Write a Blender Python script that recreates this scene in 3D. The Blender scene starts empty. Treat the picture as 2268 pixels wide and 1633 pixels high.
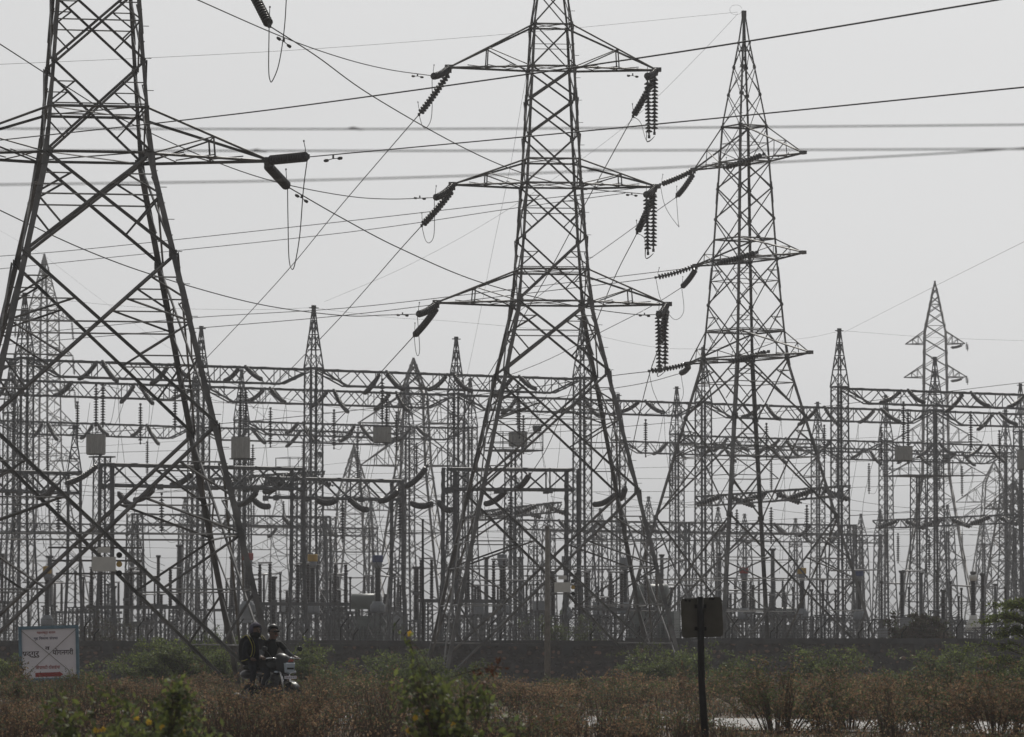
import bpy, math, random
import numpy as np
from mathutils import Vector, Matrix, Quaternion
random.seed(7)
R = math.radians
sc = bpy.context.scene
col = sc.collection

# ------------------------------------------------------------------ camera, sky, sun, exposure
F, CX, CY, HY, CAMZ = 10000.0, 1134.0, 816.5, 1415.0, 1.9     # photograph measured on a 2268 x 1633 grid
PIT = math.atan((HY - CY) / F)
cd = bpy.data.cameras.new('camera'); cam = bpy.data.objects.new('camera', cd); col.objects.link(cam)
cam.location = (0, 0, CAMZ); cam.rotation_euler = (R(90) + PIT, 0, 0)
cd.sensor_width = 36; cd.lens = F / 2268 * 36; cd.clip_start = .5; cd.clip_end = 6000
cd.dof.use_dof = True; cd.dof.focus_distance = 118; cd.dof.aperture_fstop = 6.3
sc.camera = cam
SUN_EL, SUN_AZ = 46, 8                      # sun stands behind the yard
w = bpy.data.worlds.new('World'); sc.world = w; w.use_nodes = True
nt = w.node_tree; bg = nt.nodes['Background']
sky = nt.nodes.new('ShaderNodeTexSky'); sky.sky_type = 'NISHITA'; sky.sun_disc = False
sky.sun_elevation = R(SUN_EL); sky.sun_rotation = R(SUN_AZ); sky.dust_density = 3.3; sky.air_density = .6; sky.ozone_density = 1
hs = nt.nodes.new('ShaderNodeHueSaturation'); hs.inputs['Saturation'].default_value = .0
nt.links.new(sky.outputs[0], hs.inputs['Color'])
mx = nt.nodes.new('ShaderNodeMix'); mx.data_type = 'RGBA'; mx.inputs['Factor'].default_value = .12      # high thin overcast veils the blue sky evenly
mx.inputs['B'].default_value = (5.8, 6.0, 6.25, 1); nt.links.new(hs.outputs[0], mx.inputs['A']); nt.links.new(mx.outputs['Result'], bg.inputs[0])
bg.inputs[1].default_value = .083
sl = bpy.data.lights.new('sun', 'SUN'); sl.energy = 2.7; sl.angle = R(4); sl.color = (1, .95, .87)
so = bpy.data.objects.new('sun', sl); col.objects.link(so)
sdir = Vector((math.sin(R(SUN_AZ)) * math.cos(R(SUN_EL)), math.cos(R(SUN_AZ)) * math.cos(R(SUN_EL)), math.sin(R(SUN_EL))))
so.rotation_euler = sdir.to_track_quat('Z', 'Y').to_euler()
so.location = (60, 150, 120)
sc.view_settings.view_transform = 'Standard'; sc.view_settings.look = 'None'
sc.view_settings.exposure = 0; sc.view_settings.gamma = 1
sc.render.engine = 'CYCLES'
sc.cycles.max_bounces = 6; sc.cycles.volume_bounces = 1; sc.cycles.transparent_max_bounces = 8
sc.cycles.use_denoising = True

# ------------------------------------------------------------------ helpers
CP, SP = math.cos(PIT), math.sin(PIT)
def P(x, y, d):
    a = (x - CX) / F; b = (CY - y) / F
    t = d / (CP - b * SP)
    return Vector((a * t, d, CAMZ + t * (SP + b * CP)))
def Zy(y, d): return P(CX, y, d).z
def Xx(x, y, d): return P(x, y, d).x
def pxm(d): return F / d

MATS = {}
def mat(name, c, rough=.6, metal=0., var=.25, scale=6., c2=None, spec=.5, bump=0., trans=0., scl=None, sheen=0):
    m = bpy.data.materials.new(name); m.use_nodes = True; n = m.node_tree; b = n.nodes['Principled BSDF']
    tc = n.nodes.new('ShaderNodeTexCoord'); nz = n.nodes.new('ShaderNodeTexNoise')
    nz.inputs['Scale'].default_value = scale; nz.inputs['Detail'].default_value = 4
    mp = n.nodes.new('ShaderNodeMapping'); n.links.new(tc.outputs['Object'], mp.inputs[0]); n.links.new(mp.outputs[0], nz.inputs['Vector'])
    if scl: mp.inputs['Scale'].default_value = scl
    cr = n.nodes.new('ShaderNodeValToRGB'); cr.color_ramp.elements[0].position = .3; cr.color_ramp.elements[1].position = .72
    lo = [max(0, v * (1 - var)) for v in c]; hi = list(c2) if c2 else [min(1, v * (1 + var)) for v in c]
    cr.color_ramp.elements[0].color = (*lo, 1); cr.color_ramp.elements[1].color = (*hi, 1)
    n.links.new(nz.outputs[0], cr.inputs[0]); n.links.new(cr.outputs[0], b.inputs['Base Color'])
    b.inputs['Roughness'].default_value = rough; b.inputs['Metallic'].default_value = metal
    b.inputs['Specular IOR Level'].default_value = spec if rough < .6 or spec != .5 else .22
    if bump:
        bp = n.nodes.new('ShaderNodeBump'); bp.inputs['Strength'].default_value = bump; bp.inputs['Distance'].default_value = .05
        n.links.new(nz.outputs[0], bp.inputs['Height']); n.links.new(bp.outputs[0], b.inputs['Normal'])
    if trans:
        tr = n.nodes.new('ShaderNodeBsdfTranslucent'); mx = n.nodes.new('ShaderNodeMixShader'); mx.inputs[0].default_value = trans
        n.links.new(cr.outputs[0], tr.inputs[0]); n.links.new(b.outputs[0], mx.inputs[1]); n.links.new(tr.outputs[0], mx.inputs[2])
        n.links.new(mx.outputs[0], n.nodes['Material Output'].inputs[0])
    MATS[name] = m; return m
mat('steel', (.15, .15, .155), .55, .25, .6, 1.6, c2=(.21, .205, .20))
mat('steel_old', (.12, .12, .122), .6, .2, .4, 4.0)
mat('gantry_steel', (.115, .118, .125), .6, .2, .3, 2.0)
mat('porcelain', (.035, .03, .032), .28, 0, .3, 9)
mat('porcelain_grey', (.10, .105, .115), .35, 0, .25, 9)
mat('cable', (.05, .05, .052), .6, .3, .2, 5)
mat('fitting', (.09, .09, .092), .5, .5, .3, 5)
mat('aluminium', (.28, .28, .29), .45, .6, .2, 5)
mat('trap_paint', (.34, .34, .33), .6, 0, .18, 3, scl=(6, 6, 1))
mat('tank_paint', (.20, .215, .235), .5, 0, .15, 2)
mat('tank_green', (.11, .125, .12), .5, 0, .2, 2)
mat('red_paint', (.28, .045, .04), .5, 0, .2, 4)
mat('yellow_paint', (.42, .27, .05), .5, 0, .2, 4)
mat('blue_paint', (.04, .06, .17), .5, 0, .2, 4)
mat('white_paint', (.62, .62, .60), .55, 0, .08, 3)
mat('concrete', (.20, .185, .165), .85, 0, .25, 5, bump=.3)
mat('wall_mortar', (.095, .088, .085), .9, 0, .3, 2.5, bump=.5)
mat('coping', (.085, .083, .083), .85, 0, .25, 2, bump=.3)
mat('stone_a', (.17, .13, .115), .85, 0, .3, 7, bump=.5)
mat('stone_b', (.10, .093, .09), .85, 0, .3, 7, bump=.5)
mat('stone_c', (.25, .165, .135), .85, 0, .25, 7, bump=.5)
mat('soil', (.10, .078, .058), .95, 0, .35, .6, bump=.4)
mat('asphalt', (.13, .125, .12), .62, 0, .45, 2.2, spec=.3, bump=.6, scl=(1, .35, 1))
mat('dry_leaf', (.165, .102, .064), .8, 0, .5, 1.5, trans=.5)
mat('dry_leaf_pale', (.25, .175, .105), .8, 0, .4, 1.5, trans=.5)
mat('twig', (.085, .062, .048), .85, 0, .3, 8)
mat('leaf_green', (.10, .13, .05), .65, 0, .45, 1.5, trans=.45)
mat('leaf_dull', (.085, .098, .055), .7, 0, .4, 1.5, trans=.45)
mat('leaf_bright', (.17, .20, .06), .6, 0, .35, 1.5, trans=.4)
mat('leaf_red', (.13, .06, .035), .7, 0, .3, 3, trans=.3)
mat('petal', (.52, .34, .05), .6, 0, .12, 5, trans=.35)
mat('bark', (.08, .068, .055), .9, 0, .35, 9, bump=.5)
mat('sign_white', (.80, .78, .84), .6, 0, .08, 1.5)
mat('sign_blue', (.13, .22, .29), .6, 0, .2, 3)
mat('sign_dark', (.035, .02, .035), .6, 0, .1, 5)
mat('sign_red', (.34, .04, .035), .6, 0, .15, 5)
mat('sign_ink', (.05, .05, .11), .6, 0, .1, 5)
mat('board_back', (.085, .08, .068), .7, .1, .3, 3)
mat('post_paint', (.016, .015, .015), .7, 0, .35, 5)
mat('rubber', (.018, .018, .018), .85, 0, .2, 8)
mat('moto_paint', (.012, .0125, .014), .3, 0, .2, 5, spec=.3)
mat('moto_grey', (.025, .026, .03), .4, 0, .2, 5, spec=.25)
mat('moto_red', (.30, .05, .035), .3, 0, .2, 5)
mat('chrome', (.55, .55, .56), .18, .95, .1, 5)
mat('lens', (.36, .41, .47), .12, 0, .1, 4)
mat('plate', (.62, .60, .66), .5, 0, .05, 4)
mat('cloth_black', (.011, .011, .012), .85, 0, .3, 9)
mat('cloth_navy', (.013, .014, .019), .85, 0, .3, 9)
mat('cloth_grey', (.07, .073, .082), .85, 0, .25, 9)
mat('jeans', (.014, .016, .022), .85, 0, .3, 9)
mat('skin', (.10, .058, .042), .55, 0, .15, 9)
mat('hair', (.012, .010, .010), .5, 0, .3, 20)
mat('hood', (.085, .08, .11), .85, 0, .25, 9)
mat('strap_yellow', (.26, .23, .04), .7, 0, .15, 9)
mat('glasses', (.008, .008, .009), .1, 0, 0, 9)

class MB:
    def __init__(s): s.v = []; s.f = []; s.mi = []; s.m = 0
    def add(s, vs, fs):
        o = len(s.v); s.v.extend([tuple(v) for v in vs]); s.f.extend([tuple(i + o for i in f) for f in fs]); s.mi.extend([s.m] * len(fs)); return s
    def bar(s, p, q, w, h=None, ref=None):
        h = h or w; p = Vector(p); q = Vector(q); d = q - p
        if d.length < 1e-5: return s
        d.normalize(); ref = Vector(ref) if ref is not None else (Vector((0, 0, 1)) if abs(d.z) < .93 else Vector((1, 0, 0)))
        a = d.cross(ref).normalized() * (w / 2); b = a.cross(d).normalized() * (h / 2)
        vs = [c + x * a + y * b for c in (p, q) for x, y in ((-1, -1), (1, -1), (1, 1), (-1, 1))]
        return s.add(vs, [(0, 1, 5, 4), (1, 2, 6, 5), (2, 3, 7, 6), (3, 0, 4, 7), (3, 2, 1, 0), (4, 5, 6, 7)])
    def angle(s, p, q, w, out, t=.014):
        """L-section steel angle; its heel points along 'out'"""
        p = Vector(p); q = Vector(q); d = (q - p).normalized(); o = Vector(out); o = (o - d * o.dot(d))
        if o.length < 1e-4: o = d.orthogonal()
        o.normalize(); sd = d.cross(o).normalized()
        u = (-o + sd).normalized(); v = (-o - sd).normalized()
        prof = [Vector((0, 0, 0)), u * w, u * w + v * t, u * t + v * t, u * t + v * w, v * w]
        vs = [c + k for c in (p, q) for k in prof]
        fs = [(i, (i + 1) % 6, 6 + (i + 1) % 6, 6 + i) for i in range(6)] + [(0, 3, 2, 1), (0, 5, 4, 3), (6, 7, 8, 9), (6, 9, 10, 11)]
        return s.add(vs, fs)
    def box(s, c, size, rot=None):
        c = Vector(c); x, y, z = [k / 2 for k in size]
        vs = [Vector((i, j, k)) for k in (-z, z) for i, j in ((-x, -y), (x, -y), (x, y), (-x, y))]
        if rot is not None: vs = [rot @ v for v in vs]
        return s.add([c + v for v in vs], [(0, 1, 5, 4), (1, 2, 6, 5), (2, 3, 7, 6), (3, 0, 4, 7), (3, 2, 1, 0), (4, 5, 6, 7)])
    def tube(s, pts, r, n=6, cap=True):
        pts = [Vector(p) for p in pts]; rs = r if hasattr(r, '__len__') else [r] * len(pts)
        vs = []; ref = None
        for i, p in enumerate(pts):
            d = (pts[min(i + 1, len(pts) - 1)] - pts[max(i - 1, 0)])
            if d.length < 1e-6: d = Vector((0, 0, 1))
            d.normalize()
            if ref is None: ref = d.orthogonal().normalized()
            ref = (ref - d * ref.dot(d)); ref = ref.normalized() if ref.length > 1e-5 else d.orthogonal().normalized()
            b = d.cross(ref)
            vs += [p + (ref * math.cos(k * 2 * math.pi / n) + b * math.sin(k * 2 * math.pi / n)) * rs[i] for k in range(n)]
        fs = [(i * n + k, i * n + (k + 1) % n, (i + 1) * n + (k + 1) % n, (i + 1) * n + k) for i in range(len(pts) - 1) for k in range(n)]
        if cap: fs += [tuple(range(n - 1, -1, -1)), tuple((len(pts) - 1) * n + k for k in range(n))]
        return s.add(vs, fs)
    def lathe(s, prof, n=12, loc=(0, 0, 0), rot=None):
        loc = Vector(loc); vs = []
        for r, z in prof:
            for k in range(n):
                v = Vector((r * math.cos(2 * math.pi * k / n), r * math.sin(2 * math.pi * k / n), z))
                vs.append(loc + (rot @ v if rot is not None else v))
        m = len(prof)
        fs = [(i * n + k, i * n + (k + 1) % n, (i + 1) * n + (k + 1) % n, (i + 1) * n + k) for i in range(m - 1) for k in range(n)]
        fs += [tuple(range(n - 1, -1, -1)), tuple((m - 1) * n + k for k in range(n))]
        return s.add(vs, fs)
    def mesh(s, name, mats, smooth=False, origin=None):
        me = bpy.data.meshes.new(name)
        vs = s.v if origin is None else [(a - origin[0], b - origin[1], c - origin[2]) for a, b, c in s.v]
        me.from_pydata(vs, [], s.f)
        for m in ([mats] if isinstance(mats, str) else mats): me.materials.append(MATS[m])
        if any(s.mi): me.polygons.foreach_set('material_index', s.mi)
        if smooth: me.polygons.foreach_set('use_smooth', [True] * len(me.polygons))
        me.update(); return me
    def build(s, name, mats, parent=None, smooth=False, origin=None):
        o = bpy.data.objects.new(name, s.mesh(name, mats, smooth, origin)); col.objects.link(o)
        if parent is not None: o.parent = parent
        elif origin is not None: o.location = origin
        return o

LABELS = {}
def tag(o, label, cat, group=None, kind=None):
    o['label'] = label; o['category'] = cat
    if group: o['group'] = group
    o['kind'] = kind or 'thing'
    LABELS[label] = LABELS.get(label, 0) + 1
    return o
def thing(name, label, cat, loc=(0, 0, 0), rz=0., group=None):
    o = bpy.data.objects.new(name, None); col.objects.link(o); o.empty_display_size = .3
    o.location = loc; o.rotation_euler = (0, 0, rz)
    return tag(o, label, cat, group)
def link(name, me, parent=None, loc=(0, 0, 0), quat=None):
    o = bpy.data.objects.new(name, me); col.objects.link(o); o.parent = parent; o.location = loc
    if quat is not None: o.rotation_mode = 'QUATERNION'; o.rotation_quaternion = quat
    return o
ORD = ['first', 'second', 'third', 'fourth', 'fifth', 'sixth', 'seventh', 'eighth', 'ninth', 'tenth', 'eleventh', 'twelfth', 'thirteenth', 'fourteenth', 'fifteenth', 'sixteenth', 'seventeenth', 'eighteenth', 'nineteenth', 'twentieth'] + ['twenty-%s' % k for k in ('first', 'second', 'third', 'fourth', 'fifth', 'sixth', 'seventh', 'eighth', 'ninth')] + ['thirtieth'] + ['thirty-%s' % k for k in ('first', 'second', 'third', 'fourth', 'fifth', 'sixth', 'seventh', 'eighth', 'ninth')] + ['fortieth']

# ------------------------------------------------------------------ ground, road, track
def gz(x, y):
    def st(a, b, t): t = min(1, max(0, (t - a) / (b - a))); return t * t * (3 - 2 * t)
    return .45 * (1 - st(126, 150, y))
ys = [-40, 0, 30, 50, 60, 66, 72, 78, 84, 90, 96, 102, 108, 114, 120, 126, 130, 134, 138, 142, 146, 150, 156, 165, 175, 190, 220, 260, 320, 420, 600, 900, 1400]
xs = [-700, -450, -300, -150, -80, -50, -35, -25, -18, -12, -8, -4, 0, 4, 8, 12, 18, 25, 35, 50, 80, 150, 300, 450, 700]
m = MB()
rr = random.Random(3)
vs = [(x, y, gz(x, y) - (0.02 if 60 < y < 100 else 0) + (rr.uniform(-.03, .03) if 96 < y < 190 and abs(x) < 40 else 0)) for y in ys for x in xs]
m.add(vs, [(j * len(xs) + i, j * len(xs) + i + 1, (j + 1) * len(xs) + i + 1, (j + 1) * len(xs) + i) for j in range(len(ys) - 1) for i in range(len(xs) - 1)])
g = m.build('ground', 'soil', smooth=True); g['kind'] = 'structure'
def yroad(x, e):  # far edge / near edge of the road as it crosses the frame
    return (85.7 - .80 * x) if e else (75.0 - .80 * x)
m = MB(); N = 40; x0, x1 = -34, 34
for i in range(N + 1):
    x = x0 + (x1 - x0) * i / N
    for e in (0, .5, 1):
        yv = yroad(x, 0) * (1 - e) + yroad(x, 1) * e
        m.v.append((x, yv, .455 + .04 * (1 - abs(2 * e - 1))))
for i in range(N):
    for e in (0, 1):
        m.f.append((i * 3 + e, i * 3 + 3 + e, i * 3 + 4 + e, i * 3 + 1 + e)); m.mi.append(0)
o = m.build('road', 'asphalt', smooth=True); o['kind'] = 'structure'

# ------------------------------------------------------------------ lattice towers beside the yard
HWT = [(0, 4.7), (14.95, 1.435), (19.56, 1.1), (24.15, .86), (25.8, .77), (29.8, .2), (31.1, .06)]
def interp(tab, z):
    for (a, va), (b, vb) in zip(tab, tab[1:]):
        if z <= b: return va + (vb - va) * (z - a) / (b - a)
    return tab[-1][1]
SG = [(-1, -1), (1, -1), (1, 1), (-1, 1)]
def crn(tab, k, z):
    h = interp(tab, z); return Vector((SG[k % 4][0] * h, SG[k % 4][1] * h, z))
FN = [Vector((0, -1, 0)), Vector((1, 0, 0)), Vector((0, 1, 0)), Vector((-1, 0, 0))]
def tower_parts(tab, panels, leg_w, br_w, ztop, arms_z):
    """list of (name, mesh): every angle bar of the tower body is a piece of its own"""
    out = []
    def one(name, p, q, w, o, mt='steel', t=.014):
        out.append((name, MB().angle(p, q, w, o, t).mesh(name, mt)))
    zs = [z for z, _ in tab]
    for k in range(4):
        dirv = Vector((SG[k][0], SG[k][1], 0))
        mb = MB()
        for a, b in zip(zs, zs[1:]):
            if a >= ztop: break
            wl = leg_w * (1.3 if a < 14 else .85 if a < 25 else .62)
            mb.angle(crn(tab, k, a), crn(tab, k, b), wl, dirv, .02)
        for z in (4.6, 10.4, 14.6, 18.2, 22.2):
            c = crn(tab, k, z) + dirv.normalized() * .022; c2 = crn(tab, k, z + 1.0) + dirv.normalized() * .022
            mb.angle(c, c2, leg_w * .9, dirv, .016)
        out.append(('leg', mb.mesh('leg', 'steel')))
        mb = MB().box(crn(tab, k, 0) + Vector((0, 0, .1)), (.7, .7, .5)); out.append(('footing', mb.mesh('footing', 'concrete')))
    for (z0, z1, kind) in panels:
        for k in range(4):
            n = FN[k]; inn = -n * .03
            A0, B0, A1, B1 = crn(tab, k, z0), crn(tab, k + 1, z0), crn(tab, k, z1), crn(tab, k + 1, z1)
            bw = br_w * (1.35 if z1 < 8 else 1.15 if z1 < 15 else .9 if z1 < 25 else .6)
            one('diagonal_brace', A0 + inn, B1 + inn, bw, n)
            one('diagonal_brace', B0 - inn * .5, A1 - inn * .5, bw, -n)
            w0, w1 = (B0 - A0).length, (B1 - A1).length; t = w0 / (w0 + w1)
            C = A0.lerp(B1, t); zc = z0 + (z1 - z0) * t
            if kind in 'hrR':
                one('horizontal_brace', crn(tab, k, zc) + inn * 2, crn(tab, k + 1, zc) + inn * 2, bw * .72, Vector((0, 0, 1)))
            if kind in 'rR':
                for (Q, kk) in ((A0, k), (B0, k + 1), (A1, k), (B1, k + 1)):
                    fr = (.5,) if kind == 'r' else (.34, .67)
                    prev = None
                    for f in fr:
                        M_ = Q.lerp(C, f); L1 = crn(tab, kk, M_.z)
                        if kind == 'R' or Q.z > zc: one('redundant_brace', M_ + inn * 1.5, L1 + inn * 1.5, bw * .62, Vector((0, 0, 1)))
                        zz = (M_.z + zc) / 2 if f == fr[-1] else Q.lerp(C, fr[-1]).z
                        tgt = crn(tab, kk, zc if f == fr[-1] else zz)
                        one('redundant_brace', M_ + inn * 1.5, tgt + inn * 1.5, bw * .62, n)
    for z in arms_z:                                   # rings where the arms join
        for k in range(4):
            one('horizontal_brace', crn(tab, k, z) + FN[k] * .02, crn(tab, k + 1, z) + FN[k] * .02, br_w * .95, FN[k])
        one('horizontal_brace', crn(tab, 0, z), crn(tab, 2, z), br_w * .6, Vector((0, 0, 1)))
        one('horizontal_brace', crn(tab, 1, z) + Vector((0, 0, .05)), crn(tab, 3, z) + Vector((0, 0, .05)), br_w * .6, Vector((0, 0, 1)))
    mb = MB()                                          # step bolts up one leg
    for i in range(60):
        z = 3 + i * .44
        if z > 29: break
        c = crn(tab, 1, z); mb.bar(c, c + Vector((.17 if i % 2 else .0, -.17 if not i % 2 else 0, 0)), .018)
    out.append(('step_bolts', mb.mesh('step_bolts', 'steel')))
    mb = MB()
    for z0, z1, _ in panels:
        for k in range(4):
            for kk, s in ((k, 1), (k + 1, -1)):
                c = crn(tab, kk, z0); ax = (crn(tab, k + 1, z0) - crn(tab, k, z0)).normalized() * s
                sz = .2 if z0 < 16 else .14
                mb = MB().box(c + ax * sz * .5 + FN[k] * .012, (sz if abs(ax.x) > .5 else .012, .012 if abs(ax.x) > .5 else sz, sz))
                out.append(('gusset_plate', mb.mesh('gusset_plate', 'steel')))
    mb = MB().box((0, 0, ztop), (.17, .17, .3)); out.append(('peak_cap', mb.mesh('peak_cap', 'steel')))
    return out
PAN = [(.25, 7.58, 'R'), (7.58, 12.19, 'R'), (12.19, 14.95, 'r'), (14.95, 17.46, 'r'), (17.46, 19.56, 'r'), (19.56, 21.48, 'x'), (21.48, 22.9, 'x'), (22.9, 24.15, 'x'), (24.15, 25.8, 'h'),
       (25.8, 27.3, 'x'), (27.3, 28.6, 'x'), (28.6, 29.8, 'h')]
TPARTS = tower_parts(HWT, PAN, .115, .058, 31.1, (14.95, 16.19, 19.56, 20.51, 24.15, 25.8))
ARMS = [(14.95, 1.24, 4.62, 4.55), (19.56, .95, 4.0, 4.1), (24.15, 1.65, 4.15, 4.15)]
def crossarm(root, tab, z, h, L, side, wch=.065, wst=.036, mt='steel'):
    a = bpy.data.objects.new('crossarm', None); col.objects.link(a); a.parent = root
    s = side; tip = Vector((s * L, 0, z)); kk = (0, 3) if s < 0 else (1, 2)
    lo = [crn(tab, k, z) for k in kk]; up = [crn(tab, k, z + h) for k in kk]
    def one(nm, p, q, w, o): MB().angle(p, q, w, o).build(nm, mt, a)
    for i in range(2):
        y = Vector((0, -.06 if i == 0 else .06, 0)); e = Vector((0, -1 if i == 0 else 1, .5))
        one('chord', lo[i], tip + y, wch, e); one('chord', up[i], tip + y + Vector((-s * .1, 0, .07)), wch * .9, e)
        f = .54; Pu = up[i].lerp(tip, f); Pl = lo[i].lerp(tip, f)
        one('strut', Pu, Pl, wst, e); one('strut', Pu, lo[i], wst, e)
    for f0, f1 in ((0, .27), (.27, .54), (.54, .78)):
        one('strut', lo[0].lerp(tip, f0), lo[1].lerp(tip, f1), wst * .9, (0, 0, -1))
        one('strut', lo[1].lerp(tip, f0) + Vector((0, 0, .05)), lo[0].lerp(tip, f1) + Vector((0, 0, .05)), wst * .9, (0, 0, -1))
    one('strut', lo[0].lerp(tip, .54), lo[1].lerp(tip, .54), wst, (0, 0, -1)); one('strut', up[0].lerp(tip, .54), up[1].lerp(tip, .54), wst, (0, 0, 1))
    MB().box(tip + Vector((s * .04, 0, 0)), (.3, .22, .16)).build('tip_plate', mt, a)
    return tip
def big_tower(label, x, d, rz, arms, rscale=1.):
    loc = P(x, HY, d); loc.z = 0
    t = thing('lattice_tower', label, 'pylon', loc, rz, 'large lattice towers')
    for nm, me in TPARTS: link(nm, me, t)
    tips = {}
    for i, (z, h, Ll, Lr) in enumerate(arms):
        for s, L in ((-1, Ll), (1, Lr * rscale)):
            tip = crossarm(t, HWT, z, h, L, s)
            tips[(i, s)] = loc + Matrix.Rotation(rz, 3, 'Z') @ tip
    return t, tips
D1, D2, D3 = 122., 175.4, 210.
ARMS1 = [(z, h, a_ + .15, b_ + .2) for z, h, a_, b_ in ARMS]; ARMS2 = [(z, h, a_ - .18, b_) for z, h, a_, b_ in ARMS]
T1, tip1 = big_tower('nearest and largest steel lattice tower with heavy bracing, cut by the left edge', 203, D1, R(10), ARMS1)
T2, tip2 = big_tower('steel lattice tower with three wide crossarms in front of the stone wall', 1221, D2, R(6), ARMS2)
T3, tip3 = big_tower('slim turned lattice tower with pointed peak behind the wall, arms reaching right', 1652, D3, R(-58), ARMS, 1.12)
def plates(T, z):                                     # enamel plates on the face towards the road
    y = -interp(HWT, z) + .06
    for dz in (0, .34, .68): MB().bar((-1.25 - dz * .3, y, z - .6 + dz), (1.0, y, z - .6 + dz), .05).build('plate_rail', 'steel', T)
    MB().box((0, y - .05, z - .35), (.62, .02, .38)).build('name_plate', 'white_paint', T)
    MB().box((0, y - .05, z + .02), (.32, .02, .15)).build('number_plate', 'white_paint', T)
    for dz, mt in ((.28, 'post_paint'), (0, 'yellow_paint'), (-.28, 'post_paint')):
        MB().lathe([(.08, 0), (.08, .015)], 12, (.40, y - .05, z - .35 + dz * .85), Matrix.Rotation(R(90), 3, 'X')).build('phase_plate', mt, T)
plates(T1, 4.2); plates(T2, 4.2)

# ------------------------------------------------------------------ insulator strings and wires
def disc_mesh(n, name='disc'):
    return MB().lathe([(.04, 0), (.06, .01), (.065, .03), (.11, .045), (.14, .075), (.142, .098), (.125, .108), (.07, .104), (.04, .118), (.03, .146)], n).mesh(name, 'porcelain', True)
DISC = disc_mesh(12); DISC_S = MB().lathe([(.045, 0), (.065, .03), (.14, .07), (.14, .10), (.06, .105), (.035, .146)], 9)
def curve_pts(p0, p1, sag, n):
    return [p0.lerp(p1, i / n) + Vector((0, 0, -4 * sag * (i / n) * (1 - i / n))) for i in range(n + 1)]
def istring(p0, p1, label, group, sag=0., indiv=True, horn=1, scale=1., mt='porcelain'):
    L = (p1 - p0).length; n = max(5, int(round((L - .3) / (.146 * scale)))); root = thing('insulator_string', label, 'insulator', p0, 0, group)
    pts = curve_pts(Vector(), p1 - p0, sag, 48)
    def at(t): i = min(47, int(t * 48)); f = t * 48 - i; return pts[i].lerp(pts[i + 1], f)
    t0 = .14 / L; t1 = 1 - .14 / L; mb = MB()
    for i in range(n):
        t = t0 + (t1 - t0) * i / n; p = at(t); d = (at(min(1, t + .5 / n)) - p).normalized(); q = d.to_track_quat('Z', 'Y')
        if indiv:
            o = link('disc', DISC, root, p, q); o.scale = (scale, scale, (t1 - t0) * L / n / .146)
        else:
            rm = q.to_matrix(); k = (t1 - t0) * L / n / .146
            mb.add([p + rm @ Vector((v[0] * scale, v[1] * scale, v[2] * k)) for v in DISC_S.v], DISC_S.f)
    if not indiv:
        o = mb.build('discs', mt, root, True); o['kind'] = 'stuff'
    MB().tube([at(0), at(t0 * 1.3)], .035, 6).box(at(0), (.14, .06, .14)).build('end_fitting', 'fitting', root)
    MB().tube([at(t1), at(1)], .035, 6).box(at(1), (.10, .06, .12)).build('end_fitting', 'fitting', root)
    if horn:
        e = at(t1); d = (at(1) - at(.9)).normalized(); up = Vector((0, 0, 1)); up = (up - d * up.dot(d)).normalized() if abs(d.z) < .95 else Vector((-1, 0, 0))
        MB().tube([e, e + up * .22 - d * .02, e + up * .42 - d * .12], .011, 5).lathe([(.01, -.03), (.03, 0), (.01, .03)], 6, e + up * .43 - d * .12).build('arcing_horn', 'fitting', root)
    return root
def depthfix(p0, x, y, L, sign):
    """end of a string of length L whose far end shows at pixel x, y; sign -1 comes towards the road"""
    d = p0.y
    for _ in range(6):
        q = P(x, y, d); l2 = math.hypot(q.x - p0.x, q.z - p0.z); d = p0.y + sign * math.sqrt(max(.02, L * L - l2 * l2))
    return P(x, y, d)
def cat(pts, seg=8):
    pts = [pts[0] * 2 - pts[1]] + pts + [pts[-1] * 2 - pts[-2]]; out = []
    for i in range(1, len(pts) - 2):
        a, b, c, d = pts[i - 1:i + 3]
        for k in range(seg):
            t = k / seg
            out.append(.5 * ((2 * b) + (c - a) * t + (2 * a - 5 * b + 4 * c - d) * t * t + (3 * b - a - 3 * c + d) * t ** 3))
    return out + [pts[-2]]
def wire_pts(pts, r, label, group, name='conductor', cat_='wire', mt='cable'):
    o = MB().tube(pts, r, 5).build(name, mt, None, True, origin=pts[0]); return tag(o, label, cat_, group)
def wire_px(px, da, db, r, label, group, name='conductor', seg=8, mt='cable'):
    """px: points the wire passes in the photograph; it runs straight in plan, so 1/depth is linear across the frame"""
    xa, xb = px[0][0], px[-1][0]; span = (xb - xa) or 1e-6
    n = len(px)
    P3 = []
    for i, (x, y) in enumerate(px):
        t = (x - xa) / span if abs(span) > 30 else i / (n - 1)
        P3.append(P(x, y, 1 / ((1 - t) / da + t / db)))
    return wire_pts(cat(P3, seg), r, label, group, name, 'wire', mt)
def sagwire(p, q, sag, r, label, group, name='conductor', n=18, mt='cable'):
    return wire_pts(curve_pts(Vector(p), Vector(q), sag, n), r, label, group, name, 'wire', mt)
SL = 2.35
G1 = 'insulator strings on the large towers'; GW = 'conductors strung between towers and yard'
def damper(p, d, label):
    d = Vector(d).normalized(); mb = MB().tube([p - d * .22 + Vector((0, 0, -.1)), p + Vector((0, 0, -.08)), p + d * .22 + Vector((0, 0, -.1))], .012, 5)
    for s in (-1, 1): mb.lathe([(.03, -.07), (.045, -.03), (.045, .05), (.02, .07)], 8, p + d * .22 * s + Vector((0, 0, -.1)), d.to_track_quat('Z', 'Y').to_matrix())
    mb.box(p + Vector((0, 0, -.04)), (.05, .05, .1))
    return tag(mb.build('vibration_damper', 'fitting', None, True, origin=p), label, 'damper', 'vibration dampers clamped on conductors')
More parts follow.
